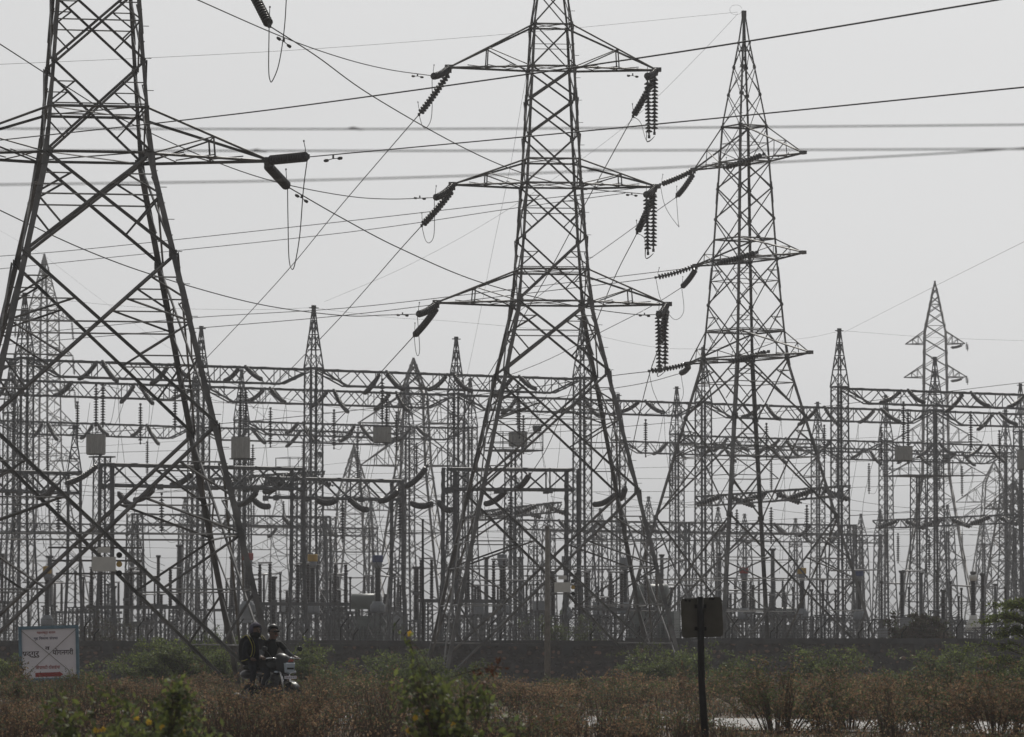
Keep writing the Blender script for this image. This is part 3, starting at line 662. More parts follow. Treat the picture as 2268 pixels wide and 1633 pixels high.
# far pylons
def far_tower(label, x, ytop, d, arms, wb, wt, rz, strings=True, short=''):
    """arms: (pixel height, half width m, arm height m)"""
    zt = Zy(ytop, d); b = P(x, HY, d); b.z = 0; t = thing('transmission_pylon', label, 'pylon', b, rz, 'far pylons')
    zlow = Zy(arms[-1][0], d); zhi = Zy(arms[0][0], d) + arms[0][2]
    tab = [(0, wb), (zlow, wt * 1.25), (zhi, wt), (zt, .07)]
    for k in range(4):
        mb = MB()
        for (a, _), (c, _) in zip(tab, tab[1:]): mb.angle(crn(tab, k, a), crn(tab, k, c), .2, Vector((SG[k][0], SG[k][1], 0)), .03)
        mb.build('leg', 'steel', t)
    lv = [0]
    while lv[-1] < zt - 1.2: lv.append(lv[-1] + max(1.0, interp(tab, lv[-1]) * 1.2))
    for k in range(4):
        mb = MB()
        for z0, z1 in zip(lv, lv[1:]):
            z1 = min(z1, zt); mb.bar(crn(tab, k, z0), crn(tab, k + 1, z1), .085); mb.bar(crn(tab, k + 1, z0), crn(tab, k, z1), .085)
            if z0 < zlow or random.random() < .4: mb.bar(crn(tab, k, z1), crn(tab, k + 1, z1), .07)
        mb.build('bracing', 'steel', t)
    for ai, (ya, L, h) in enumerate(arms):
        z = Zy(ya, d)
        for s in (-1, 1):
            mb = MB(); kk = (0, 3) if s < 0 else (1, 2); tip = Vector((s * L, 0, z))
            for k in kk:
                mb.bar(crn(tab, k, z), tip, .11); mb.bar(crn(tab, k, z + h), tip, .10)
                for f in (.3, .6): mb.bar(crn(tab, k, z + h).lerp(tip, f), crn(tab, k, z).lerp(tip, f), .06); mb.bar(crn(tab, k, z + h).lerp(tip, f), crn(tab, k, z).lerp(tip, f - .3), .06)
            mb.bar(crn(tab, kk[0], z), crn(tab, kk[1], z), .1); mb.build('crossarm', 'steel', t)
            if strings:
                wt_ = b + Matrix.Rotation(rz, 3, 'Z') @ tip
                istring(wt_, wt_ + Vector((.15 * s, .6, -2.4)), f'dark string on the {ORD[ai]} {SD[s]} arm, {short}', 'strings on the far pylons', .1, False, 0, 1.25)
far_tower('far hazy pylon with many short arms behind the nearest tower, left edge', 93, 562, 590, [(709, 4.3, 1.6), (786, 4.5, 1.6), (863, 4.8, 1.8), (941, 5.0, 1.8), (1020, 5.4, 2.0)], 5.5, 1.45, R(38), True, 'far left hazy pylon')
far_tower('far hazy pylon with sharp peak and wide arms at the right, above the gantries', 2075, 622, 560, [(762, 3.7, 1.5), (836, 3.9, 1.5), (980, 5.7, 2.4), (1054, 6.3, 2.6)], 5.4, 1.4, R(-8), False)
for ya, w_ in ((762, 'topmost'), (836, 'second')):
    istring(P(2141, ya - 2, 560), P(2143, ya + 15, 560), f'short dark string under the {w_} right arm of the far right pylon', 'strings on the far pylons', 0, False, 0, 1.6)
    istring(P(2132, ya + 2, 560), P(2106, ya + 8, 559), f'slanting string left of the {w_} right arm tip of the far right pylon', 'strings on the far pylons', .1, False, 0, 1.3)
far_tower('hazy pylon standing between the nearest and the centre tower, behind the gantries', 915, 792, 420, [(938, 5.2, 2.6), (1032, 5.0, 2.6)], 3.8, 1.2, R(12), True, 'hazy pylon left of the centre tower')
far_tower('pale distant pylon low in the gap right of the motorcycle', 617, 1086, 1000, [(1170, 6.8, 2.5), (1218, 7.6, 2.5), (1252, 7.0, 2.5)], 5, 1.6, R(3), False)
far_tower('hazy pylon with two arm levels left of the thin dark pole', 783, 985, 520, [(1130, 4.6, 2.0), (1222, 5.0, 2.0)], 4.2, 1.5, R(20), True, 'hazy pylon left of the thin dark pole')
far_tower('small hazy pylon peak right of the far right pylon', 2204, 1020, 700, [(1112, 6.0, 3.0), (1160, 6.4, 3.0)], 5, 1.6, R(-14), False)
far_tower('small hazy pylon seen under the second beam right of the turned tower', 2250, 1064, 430, [(1128, 3.4, 1.5)], 3.0, 1.0, R(25), False)
for i, (x, yt, d) in enumerate([(1437, 1102, 420), (1650, 1140, 460), (1763, 1150, 470), (1908, 1140, 460), (1186, 1150, 430), (300, 1165, 430), (720, 1150, 450), (1330, 1128, 440), (2100, 1120, 430), (2180, 1150, 470)]):
    zt = Zy(yt, d); t = column(column_meshes([(0, .9), (zt - 4, .55), (zt - 2.6, .5)], zt - 2.6, 2.6, .13, 1.2, .07), Vector((P(x, HY, d).x, d, 0)), f'small hazy lattice mast with pointed tip far back, {ORD[sorted([1437, 1650, 1763, 1908, 1186, 300, 720, 1330, 2100, 2180]).index(x)]} from the left', 'hazy masts far back')

# ------------------------------------------------------------------ yard apparatus: porcelain columns, transformers, posts
def sheds(mb, z0, z1, r0, r1, pitch=.085, n=14, deep=.32):
    k = max(5, int((z1 - z0) / pitch)); pr = []
    for i in range(k):
        z = z0 + (z1 - z0) * i / k; r = r0 + (r1 - r0) * i / k; dz = (z1 - z0) / k
        pr += [(r * (1 - deep), z), (r * (1 - deep), z + dz * .35), (r, z + dz * .55), (r, z + dz * .68)]
    pr.append((r1 * (1 - deep), z1)); return mb.lathe(pr, n)
def stand(t, z, w=.32, lat_=True):
    tab = [(0, w * 1.25), (z, w)]
    for k in range(4): MB().angle(crn(tab, k, 0), crn(tab, k, z), .08, Vector((SG[k][0], SG[k][1], 0)), .014).build('stand_leg', 'gantry_steel', t)
    q = MB(); lattice_faces([q] * 4, tab, .1, z, .75, .04); q.build('stand_lacing', 'gantry_steel', t)
    MB().box((0, 0, z + .03), (w * 2.6, w * 2.6, .07)).build('stand_plate', 'gantry_steel', t)
def apparatus(name, label, catg, group, x, ytop, ybot, wpx, d, kind, cap=None):
    zt, zb = Zy(ytop, d), Zy(ybot, d); b = P(x, HY, d); b.z = 0; r = wpx / 2 / pxm(d) * 1.28
    t = thing(name, label, catg, b, TH, group)
    if kind == 'ct':
        h = zt - zb; ch = h * .15; tk = .62
        MB().lathe([(r * 1.25, zt - ch), (r * 1.32, zt - ch + .03), (r * 1.32, zt - .03), (r * 1.2, zt)], 18).build('cap', cap, t)
        MB().lathe([(r * .8, zt - ch * 1.9), (r * 1.1, zt - ch * 1.5), (r * 1.1, zt - ch)], 16).build('head', 'tank_paint', t, True)
        MB().bar((-r * 2.1, 0, zt - ch * 1.4), (r * 2.1, 0, zt - ch * 1.4), .07).build('terminal', 'aluminium', t)
        sheds(MB(), zb, zt - ch * 1.9, r, r * .85).build('porcelain', 'porcelain', t, True)
        MB().lathe([(r * 1.7, zb - tk), (r * 1.9, zb - tk + .06), (r * 1.9, zb - .22), (r * 1.35, zb - .1), (r * 1.3, zb)], 18).build('tank', 'tank_paint', t, True)
        MB().box((0, -r * 1.95, zb - tk * .6), (.3, .12, .32)).build('terminal_box', 'tank_paint', t)
        stand(t, zb - tk - .07, .42)
    elif kind == 'cvt':
        h = zt - zb
        MB().lathe([(r * .6, zt - .18), (r * .9, zt - .12), (r * .9, zt)], 14).build('cap', 'fitting', t)
        MB().lathe([(r * 1.0, zt - .5), (r * 1.25, zt - .3), (r * 1.25, zt - .18)], 16).build('head', 'white_paint', t, True)
        sheds(MB(), zb, zt - .5, r, r * .9).build('porcelain', 'porcelain', t, True)
        MB().lathe([(r * 2.4, zb - .85), (r * 2.4, zb - .55), (r * 1.25, zb - .2), (r * 1.2, zb)], 18).build('tank', 'white_paint', t, True)
        stand(t, zb - .93, .42)
    else:
        zm = (zt + zb) / 2
        if kind == 'stack':
            sheds(MB(), zb, zm - .06, r, r, .08).build('porcelain', 'porcelain', t, True); sheds(MB(), zm + .06, zt - .12, r * .97, r * .93, .08).build('porcelain', 'porcelain', t, True)
            MB().lathe([(r * 1.1, zm - .07), (r * 1.1, zm + .07)], 14).build('flange', 'gantry_steel', t)
        elif kind == 'grey':
            sheds(MB(), zb, zt - .12, r, r * .9, .07).build('porcelain', 'porcelain_grey', t, True)
        else:
            sheds(MB(), zb, zt - .12, r, r * .9, .10).build('porcelain', 'porcelain', t, True)
            MB().lathe([(r * 1.05, zm - .05), (r * 1.05, zm + .05)], 10).build('flange', 'fitting', t)
        MB().lathe([(r * .9, zt - .13), (r * 1.15, zt - .08), (r * 1.15, zt)], 12).build('cap', 'fitting', t)
        MB().lathe([(r * 1.25, zb - .08), (r * 1.25, zb)], 12).build('base_flange', 'gantry_steel', t)
        stand(t, zb - .11, .3)
    return t
CTS = [(103.7, 1254.5, 1362, 11.5, 238, 'yellow_paint', 'yellow-capped current transformer at the far left, seen through the nearest tower'), (548, 1225, 1332, 15, 246, 'red_paint', 'red-capped current transformer behind the foot of the nearest tower'), (692, 1228, 1334, 13.5, 254, 'yellow_paint', 'yellow-capped current transformer behind the front gantry column'),
       (836.5, 1230, 1332, 14, 262, 'blue_paint', 'blue-capped current transformer beside the green cylinder tank'), (1112, 1228, 1334, 13, 250, 'tank_paint', 'grey-capped current transformer seen through the left half of the centre tower'), (1383.6, 1235, 1334, 13, 258, 'tank_paint', 'grey-capped current transformer behind the right foot of the centre tower'),
       (1648, 1257, 1347, 12, 262, 'red_paint', 'red-capped current transformer right of the square board'), (1776.5, 1258, 1348, 12, 268, 'yellow_paint', 'yellow-capped current transformer between the legs of the turned tower'), (1904, 1263, 1350, 11, 274, 'blue_paint', 'blue-capped current transformer under the right gantry column'), (1254, 1232, 1345, 12, 262, 'tank_paint', 'grey-capped current transformer behind the concrete pole')]
for x, yt, yb, wp, d, cp, lab in CTS: apparatus('current_transformer', lab, 'transformer', 'current transformers with painted caps', x, yt, yb, wp, d, 'ct', cp)
apparatus('voltage_transformer', 'porcelain voltage transformer with white conical base near the right tree', 'transformer', None, 2156, 1266, 1363, 11.5, 238, 'cvt')
POSTS = [(109, 1231, 1340, 12, 'grey'), (4, 1226, 1330, 6, 'post'), (166, 1265, 1343, 5.5, 'post'), (184, 1278, 1343, 4.5, 'post'), (204, 1278, 1343, 4.5, 'post'), (281, 1272, 1384, 13, 'stack'), (321, 1259, 1364, 5, 'post'), (342, 1276, 1358, 4.5, 'post'), (350, 1230, 1337, 7.5, 'post'), (397, 1207, 1341, 12, 'grey'), (239, 1293, 1367, 7.5, 'grey'), (251, 1298, 1367, 10, 'stack'),
         (513, 1233, 1343, 8, 'post'), (584, 1270, 1345, 5, 'post'), (620.5, 1267, 1354, 5, 'post'), (605, 1277, 1386, 12.5, 'stack'), (675.5, 1208, 1337, 11, 'grey'), (731, 1280, 1345, 5, 'post'), (738, 1287, 1354, 5, 'post'), (767, 1263, 1354, 5.5, 'post'), (775.5, 1278, 1354, 4.5, 'post'), (922, 1255, 1373, 12.5, 'stack'), (874, 1270, 1358, 5, 'post'), (887, 1295, 1358, 5, 'post'),
         (1077, 1234, 1360, 10, 'grey'), (1152.5, 1234, 1362, 11, 'grey'), (1225, 1265, 1362, 10, 'stack'), (1304, 1263, 1367, 8, 'grey'), (1166, 1290, 1362, 5, 'post'), (1190, 1290, 1350, 5, 'post'), (1290, 1293, 1360, 4.5, 'post'), (1325, 1298, 1360, 4.5, 'post'), (1358, 1295, 1362, 4.5, 'post'), (1466, 1228, 1300, 9, 'grey'), (1032, 1290, 1360, 6, 'post'),
         (1594, 1225, 1330, 9, 'grey'), (1712, 1215, 1345, 10, 'grey'), (1611, 1291, 1364, 7.5, 'stack'), (1668, 1296, 1355, 6, 'post'), (1693, 1283, 1358, 5, 'post'), (1737, 1300, 1360, 4.5, 'post'), (1757, 1300, 1358, 4.5, 'post'), (1798, 1305, 1364, 5.5, 'post'), (1823, 1285, 1360, 6, 'post'), (1868, 1283, 1360, 4.5, 'post'), (1851, 1306, 1360, 4.5, 'post'),
         (1998.5, 1264, 1365, 10, 'stack'), (1953, 1287, 1370, 5, 'post'), (2013.7, 1300, 1360, 4.5, 'post'), (2041, 1268, 1365, 8, 'grey'), (2089.7, 1306, 1372, 10, 'stack'), (2106.8, 1287, 1365, 5, 'post'), (2177, 1270, 1388, 9, 'stack'), (2130, 1302, 1372, 4.5, 'post'), (2124, 1320, 1372, 4.5, 'post'), (2205, 1293, 1376, 7, 'grey'), (2228, 1300, 1378, 6, 'post'), (2076, 1262, 1350, 6, 'post')]
POSTS.sort(); kc = {}
for x, yt, yb, wp, k in POSTS:
    kc[k] = kc.get(k, 0) + 1; d = {'stack': 232, 'grey': 262, 'post': 248}[k] + (int(x) % 7) * 3
    apparatus({'stack': 'surge_arrester', 'grey': 'bushing_column', 'post': 'post_insulator'}[k], {'stack': 'stout two-stage dark surge arrester on a stand', 'grey': 'tall pale grey ribbed column on a stand', 'post': 'slim dark post insulator on a stand'}[k] + f', {ORD[kc[k] - 1]} from the left',
              {'stack': 'arrester', 'grey': 'insulator', 'post': 'insulator'}[k], {'stack': 'surge arresters', 'grey': 'tall grey ribbed columns', 'post': 'slim post insulators'}[k], x, yt, yb, wp, d, k)
# pipe buses on post tops
for i, (xa, ya, xb, yb, d) in enumerate([(556, 1274, 622, 1270, 252), (730, 1272, 770, 1270, 252), (278, 1266, 322, 1266, 250), (166, 1272, 210, 1278, 250), (1000, 1284, 1200, 1286, 258), (1420, 1294, 1560, 1296, 256), (1840, 1264, 1955, 1262, 268), (1953, 1292, 2036, 1293, 255), (2106, 1297, 2205, 1300, 250), (640, 1282, 694, 1284, 262), (840, 1276, 888, 1278, 262), (1560, 1308, 1700, 1306, 262), (1700, 1318, 1860, 1316, 268), (50, 1290, 170, 1292, 260), (1998, 1264, 2042, 1265, 250)]):
    wire_pts([P(xa, ya, d), P((xa + xb) / 2, (ya + yb) / 2 + .4, d + .6), P(xb, yb, d + 1.2)], .045, f'pale tubular bus pipe on low posts, {ORD[sorted([556, 730, 278, 166, 1000, 1420, 1840, 1953, 2106, 640, 840, 1560, 1700, 50, 1998]).index(xa)]} from the left', 'tubular bus pipes', 'bus_pipe', 'pipe', 'aluminium')
# oil tanks of power transformers
def tank(label, xa, xb, ya, yb, d, mt):
    c = P((xa + xb) / 2, (ya + yb) / 2, d); L = (xb - xa) / pxm(d) / 1.1; r = (yb - ya) / 2 / pxm(d)
    t = thing('power_transformer', label, 'transformer', (c.x, c.y, 0), R(-12), 'power transformers'); rot = Matrix.Rotation(R(90), 3, 'Y'); z = c.z
    MB().lathe([(.02, -L / 2 - .12), (r * .6, -L / 2 - .09), (r, -L / 2), (r, L / 2), (r * .6, L / 2 + .09), (.02, L / 2 + .12)], 26, (0, 0, z), rot).build('conservator', mt, t, True)
    MB().box((0, .6, (z - r - .5) / 2 + .1), (L * 1.5, 1.8, z - r - .5)).build('main_tank', mt, t)
    for i in range(9): MB().box((-L * .7 + i * L * .175, -.55, (z - r) * .42), (.09, .5, (z - r) * .6)).build('radiator_fin', mt, t)
    for s in (-.35, .35): MB().bar((s * L, .1, z - r - .5), (s * L, 0, z - r + .05), .12).build('saddle', mt, t)
    for i in range(3):
        o = sheds(MB(), 0, 1.6, .17, .12, .09, 12).build('bushing', 'porcelain', t, True); o.location = (-L * .4 + i * L * .4, .9, z - r - .6); o.rotation_euler = (R(-14), R(8 * (i - 1)), 0)
tank('power transformer with dull green cylinder on top, left of the centre tower', 777, 846, 1315, 1350, 275, 'tank_green')
tank('power transformer with big grey-green cylinder at the right foot of the centre tower', 1408, 1482, 1294, 1338, 250, 'tank_green')
tank('low grey-green transformer block behind the turned tower', 1697, 1765, 1346, 1370, 285, 'tank_green')
for i, (x, y0_, y1_, wp, d) in enumerate([(1060, 1334, 1361, 24, 255), (1194, 1334, 1361, 25, 255), (1323, 1336, 1362, 22, 262), (545, 1352, 1380, 26, 236), (885, 1358, 1382, 30, 240), (640, 1330, 1362, 40, 320), (2010, 1372, 1400, 30, 240), (1955, 1395, 1412, 24, 230)]):
    t = thing('control_cabinet', f'grey-blue control cabinet in the yard, {ORD[sorted([1060, 1194, 1323, 545, 885, 640, 2010, 1955]).index(x)]} from the left', 'cabinet', Vector((P(x, HY, d).x, d, 0)), TH, 'control cabinets')
    z0_, z1_ = Zy(y1_, d), Zy(y0_, d); wd = wp / pxm(d)
    MB().box((0, 0, (z0_ + z1_) / 2), (wd * .8, wd * .5, z1_ - z0_)).build('housing', 'tank_paint', t)
    MB().box((0, 0, z1_ + .03), (wd * .9, wd * .6, .06)).build('roof', 'tank_paint', t); MB().box((.02, -wd * .26, (z0_ + z1_) / 2), (wd * .7, .02, (z1_ - z0_) * .9)).build('door', 'tank_paint', t)
    for sx in (-1, 1): MB().bar((sx * wd * .3, 0, 0), (sx * wd * .3, 0, z0_), .09).build('leg', 'gantry_steel', t)
# rows of isolator frames deeper in the yard: lattice posts under a cross rail with three small insulators
iso = {}
def iso_meshes():
    out = []
    for x in (-2.2, 2.2):
        tab = [(0, .28), (3.2, .22)]; mb = MB()
        for k in range(4): mb.bar(crn(tab, k, 0) + Vector((x, 0, 0)), crn(tab, k, 3.2) + Vector((x, 0, 0)), .07)
        out.append(('frame_leg', mb.mesh('frame_leg', 'gantry_steel'))); mb = MB(); ml = [MB() for _ in range(4)]; lattice_faces(ml, tab, 0, 3.2, .55, .04)
        for q in ml: mb.add([Vector(v) + Vector((x, 0, 0)) for v in q.v], q.f)
        out.append(('frame_lacing', mb.mesh('frame_lacing', 'gantry_steel')))
    out.append(('cross_rail', MB().box((0, 0, 3.28), (5.4, .3, .16)).mesh('cross_rail', 'gantry_steel')))
    for x in (-2.2, 0, 2.2):
        for y in (-.55, .55):
            q = sheds(MB(), 3.36, 5.1, .12, .10, .12, 9); q.v = [(v[0] + x, v[1] + y, v[2]) for v in q.v]; out.append(('insulator', q.mesh('insulator', 'porcelain', True)))
        out.append(('switch_blade', MB().tube([(x, -.75, 5.15), (x, .75, 5.15)], .04).mesh('switch_blade', 'aluminium')))
    return out
ISO = iso_meshes(); n = 0
for r_, (d0, cnt_, off, el) in enumerate([(238, 4, -22, 0), (270, 5, -27, 0), (335, 6, -36, 0), (400, 6, -42, 0)]):
    base = Vector((0, d0, 0))
    for j in range(cnt_):
        p = base + U * (off + j * (9.5 + r_ * .9) + (r_ * 3.1) % 5); p.z = 0
        px = CX + p.x / p.y * F
        if -60 < px < 2330 and p.y > 205:
            n += 1; t = thing('isolator_frame', f'low isolator frame carrying small insulators, {ORD[j]} from the left in row {ORD[r_]} from the wall', 'isolator', p, TH + (R(90) if r_ % 3 == 1 else 0), 'isolator frames')
            t.scale = (1, 1, (1.12, .92, 1.2, 1.0, 1.25, 1.1)[r_] + .06 * ((j * 7) % 3 - 1))
            for nm, me in ISO: link(nm, me, t)
# far low busbar gantries
n = 0
for r_, (d0, H, sp) in enumerate([(345, 11, 16), (420, 12, 19)]):
    hm = column_meshes([(0, .7), (H, .45)], H, 2.4 if r_ else 0, .13, 1.0, .06); prev = None
    for j in range(-4, 5):
        p = Vector((0, d0, 0)) + U * (j * sp + r_ * 4); px = CX + p.x / p.y * F
        if not -120 < px < 2400: prev = None; continue
        if -30 < px < 2300:
            n += 1; column(hm, p, f'hazy low gantry column, {ORD[j + 4]} place in back row {ORD[r_]}', 'hazy low gantry columns')
        if prev is not None and j % 3:
            beam(prev + Vector((0, 0, H)), p + Vector((0, 0, H)), .8, .7, f'hazy low gantry beam, {ORD[j + 4]} place in back row {ORD[r_]}', 'hazy low gantry beams', 1.2, .11, .06, 0)
            for k, fr in enumerate((.25, .5, .75)):
                c = prev.lerp(p, fr) + Vector((0, 0, H)); s = -1 if (k + j) % 2 else 1
                istring(c + V * s * .35, c + V * s * 2.2 + Vector((0, 0, -.9)), f'small hazy string {ORD[k]} under back row {ORD[r_]} beam at {ORD[j + 4]} place', 'small hazy strings', .15, False, 0, 1.15)
        prev = p
# long low strain wires criss-crossing the yard
n = 0
for i, (xa, ya, xb, yb, da, db) in enumerate([(-20, 1060, 2300, 1010, 330, 300), (-20, 1135, 1000, 1180, 300, 330), (-20, 1088, 900, 1010, 290, 340), (600, 1190, 2300, 1120, 330, 290), (480, 1165, 2300, 1184, 260, 300), (-20, 1200, 900, 1215, 300, 320), (1300, 1200, 2300, 1205, 300, 320), (1100, 1176, 2300, 1172, 280, 310),
                                            (-20, 996, 700, 950, 300, 360), (900, 1000, 2300, 950, 320, 350), (1350, 1060, 2300, 1040, 300, 320), (-20, 1228, 800, 1228, 290, 330), (1400, 1240, 2300, 1236, 300, 330), (700, 1150, 1700, 1100, 330, 290), (1300, 1090, 2300, 1060, 240, 250), (250, 1130, 1300, 1200, 270, 290)]):
    wire_px([(xa, ya), ((xa * 2 + xb) / 3, (ya * 2 + yb) / 3 + 7), ((xa + 2 * xb) / 3, (ya + 2 * yb) / 3 + 7), (xb, yb)], da, db, .012, f'long thin wire crossing the yard, {ORD[sorted(range(16), key=lambda k: 0).index(i)]} counted downwards', 'long thin yard wires', 'yard_wire')

# ------------------------------------------------------------------ stone wall with fences
def rock_mesh(seed):
    r = random.Random(seed); n = 7; mb = MB(); ang = sorted(r.uniform(0, 6.28) * .15 + 6.28 * k / n for k in range(n))
    rad = [r.uniform(.8, 1.1) for _ in range(n)]
    ring = lambda s, y: [(math.cos(a) * q * s, y, math.sin(a) * q * s) for a, q in zip(ang, rad)]
    mb.add(ring(1, .5) + ring(.97, -.15) + ring(.72, -.5), [(i, (i + 1) % n, n + (i + 1) % n, n + i) for i in range(n)] + [(n + i, n + (i + 1) % n, 2 * n + (i + 1) % n, 2 * n + i) for i in range(n)] + [tuple(2 * n + i for i in range(n))])
    return mb
ROCKS = [rock_mesh(k) for k in range(8)]; RM = [[r_.mesh('stone', mt) for r_ in ROCKS] for mt in ('stone_a', 'stone_b', 'stone_c')]
def stone_wall(label, xa, xb, y, top, shows, budget):
    t = thing('stone_wall', label, 'wall', ((xa + xb) / 2, y, 0), 0, 'boundary wall of rubble stone'); L = xb - xa
    MB().box((0, .25, top / 2 - .1), (L, .42, top + .2)).build('wall_core', 'wall_mortar', t)
    n = int(L / 2.6)
    for i in range(n):
        MB().box((-L / 2 + (i + .5) * L / n, .25, top + .06 + random.uniform(-.014, .014)), (L / n - .012, .54 + random.uniform(-.02, .02), .13)).build('coping_slab', 'coping', t)
    MB().box((0, .2, top - .06), (L, .46, .11)).build('coping_bed', 'coping', t)
    for i in range(int(L / 1.9)): MB().box((-L / 2 + 1.1 + i * 1.9, .01, top - .27), (.42, .12, .32)).build('post_block', 'coping', t)
    r = random.Random(int(xa)); left = MB(); cand = []
    row = 0; z = .12
    while z < top - .22:
        h = r.uniform(.13, .27); x = -L / 2 + r.uniform(.1, .4)
        while x < L / 2 - .1:
            w_ = r.uniform(.12, .42); sz_ = r.uniform(.62, 1.0); cand.append((x + w_ / 2, z + h / 2 + r.uniform(-.05, .05), w_ * .5 * sz_, h * .5 * sz_ * r.uniform(.8, 1.15), r.randrange(8), r.choice((0, 1, 1, 2, 1, 1, 0, 1, 1, 2)), r.uniform(-.12, .12), r.uniform(.04, .09))); x += w_ + r.uniform(.01, .09)
        z += h + .015
    cand.sort(key=lambda c: (0 if any(a <= c[0] + (xa + xb) / 2 <= b for a, b in shows) else 1, -c[1]))
    for i, (x, z, w_, h, k, mt, rot, dp) in enumerate(cand):
        if i < budget:
            o = link('stone', RM[mt][k], t, (x, .045, z)); o.scale = (w_, dp * 1.6, h); o.rotation_euler = (0, rot, 0)
        else:
            left.m = mt; c, s_ = math.cos(rot), math.sin(rot)
            left.add([(x + v[0] * w_ * c + v[2] * h * s_, .045 + v[1] * dp * 1.6, z - v[0] * w_ * s_ + v[2] * h * c) for v in ROCKS[k].v], ROCKS[k].f)
    o = left.build('stones', ['stone_a', 'stone_b', 'stone_c'], t); o['kind'] = 'stuff'
    return t
stone_wall('long rubble stone wall behind the centre tower, reaching the left edge', -23.5, 4.75, 187, 1.70, [(-2.5, 3.8)], 300)
stone_wall('rubble stone wall set back at the right, in front of the turned tower', 4.8, 24.5, 192, 1.80, [(8, 20)], 300)
def fence(label, posts, y, z0, h, arm, strands, mesh_):
    t = thing('wire_fence', label, 'fence', (0, y, z0), 0, 'wire fences above the wall')
    for x in posts:
        MB().bar((x, 0, -.3), (x + .02, 0, h), .055).bar((x + .02, 0, h - .03), (x + arm[0], arm[1], h + arm[2]), .05).build('post', 'post_paint', t)
    xa, xb = posts[0] - 3, posts[-1] + 3
    for k in range(strands):
        z = .1 + (h + arm[2] - .12) * k / max(1, strands - 1); pts = []
        for i, (a, b) in enumerate(zip([xa] + posts, posts + [xb])):
            pts += [(a, 0, z), ((a + b) / 2, 0, z - .02)]
        MB().tube(pts + [(xb, 0, z)], .006, 4).build('strand', 'fitting', t)
    if mesh_:
        mb = MB(); s = .11; n = int((xb - xa) / s)
        for i in range(n):
            x = xa + i * s
            for sg in (-1, 1): mb.bar((x, .01, -.1), (x + sg * (h + .1) * .9, .01, h), .0075, .005)
        o = mb.build('chain_link', 'fitting', t); o['kind'] = 'stuff'
px2 = lambda L_, d: [Xx(x, HY, d) for x in L_]
fence('short cranked fence posts with wire on the left wall coping', px2([95, 207, 326, 445, 560, 670, 782, 895, 1000, 1107, 1207, 1307], 187), 187.25, 1.83, .27, (.22, 0, .2), 4, False)
fence('short cranked fence posts with wire on the right wall coping', px2([1410, 1508, 1606, 1706, 1805, 1902, 1998, 2091, 2185], 192), 192.25, 1.93, .25, (.22, 0, .2), 4, False)
fence('taller chain link fence with cranked posts behind the wall', px2([-40, 70, 186, 305, 411, 525, 636, 754, 870, 985, 1083, 1200, 1310, 1415, 1520, 1620, 1720, 1820, 1922, 2020, 2118, 2214, 2310], 202), 202, 1.2, 1.25, (.3, 0, .35), 7, True)
# poles
def pole(label, x, ytop, d, r0, r1, mt, nm):
    b = P(x, HY, d); b.z = gz(0, d) - .2; h = Zy(ytop, d) - b.z; t = thing(nm, label, 'pole', b, 0)
    MB().tube([(0, 0, 0), (.01, 0, h * .5), (0, 0, h)], [r0, (r0 + r1) / 2, r1], 10).build('shaft', mt, t, True)
    MB().lathe([(r1 * 1.1, h - .04), (r1 * 1.1, h + .05)], 10).build('cap', mt, t)
    return t
pole('slender pale concrete pole standing before the wall under the centre tower', 1212, 1168, 166, .125, .075, 'concrete', 'concrete_pole')
pole('thin dark bare pole in the yard left of the centre tower', 936, 1152, 205, .07, .05, 'post_paint', 'steel_pole')

# ------------------------------------------------------------------ vegetation
def fast_mesh(name, V_, F_, mats, mi=None):
    """V_ (n,3) array, F_ (m,4) or (m,3) array"""
    me = bpy.data.meshes.new(name); k = F_.shape[1]
    me.vertices.add(len(V_)); me.vertices.foreach_set('co', V_.astype(np.float32).ravel())
    me.loops.add(F_.size); me.loops.foreach_set('vertex_index', F_.astype(np.int32).ravel())
    me.polygons.add(len(F_)); me.polygons.foreach_set('loop_start', np.arange(0, F_.size, k, dtype=np.int32)); me.polygons.foreach_set('loop_total', np.full(len(F_), k, dtype=np.int32))
    for m_ in mats: me.materials.append(MATS[m_])
    if mi is not None: me.polygons.foreach_set('material_index', mi.astype(np.int32))
    me.update(calc_edges=True); return me
def leaf_quads(C, size, rng, aspect=.45, up=.3):
    """diamond leaves, folded a little by their random direction; C (n,3), size (n,)"""
    n = len(C); d = rng.normal(size=(n, 3)); d[:, 2] += up; d /= np.linalg.norm(d, axis=1)[:, None]
    s = np.cross(d, rng.normal(size=(n, 3))); s /= np.linalg.norm(s, axis=1)[:, None]; L = size[:, None]
    V_ = np.stack([C, C + d * L * .5 + s * L * aspect * .5, C + d * L, C + d * L * .5 - s * L * aspect * .5], 1).reshape(-1, 3)
    return V_, np.arange(4 * n).reshape(-1, 4)
def blades(B, H, W, rng, lean=.35):
    """thin stems: B base (n,3), H height, W width, bent once"""
    n = len(B); a = rng.uniform(0, 6.283, n); ln = rng.normal(0, lean, n); dx = np.stack([np.cos(a) * ln, np.sin(a) * ln, np.ones(n)], 1) * H[:, None]
    sd = np.stack([np.sin(a + 1.5), np.cos(a + .7), np.zeros(n)], 1); sd[:, 1] *= .3; sd /= np.linalg.norm(sd, axis=1)[:, None]; w_ = W[:, None]
    M_ = B + dx * .55 + np.stack([np.cos(a), np.sin(a), 0 * a], 1) * (-.05 * H[:, None]); T_ = B + dx
    V_ = np.stack([B - sd * w_, B + sd * w_, M_ + sd * w_ * .75, M_ - sd * w_ * .75, M_ - sd * w_ * .75, M_ + sd * w_ * .75, T_ + sd * w_ * .3, T_ - sd * w_ * .3], 1).reshape(-1, 3)
    return V_, np.arange(8 * n).reshape(-1, 4), T_, M_
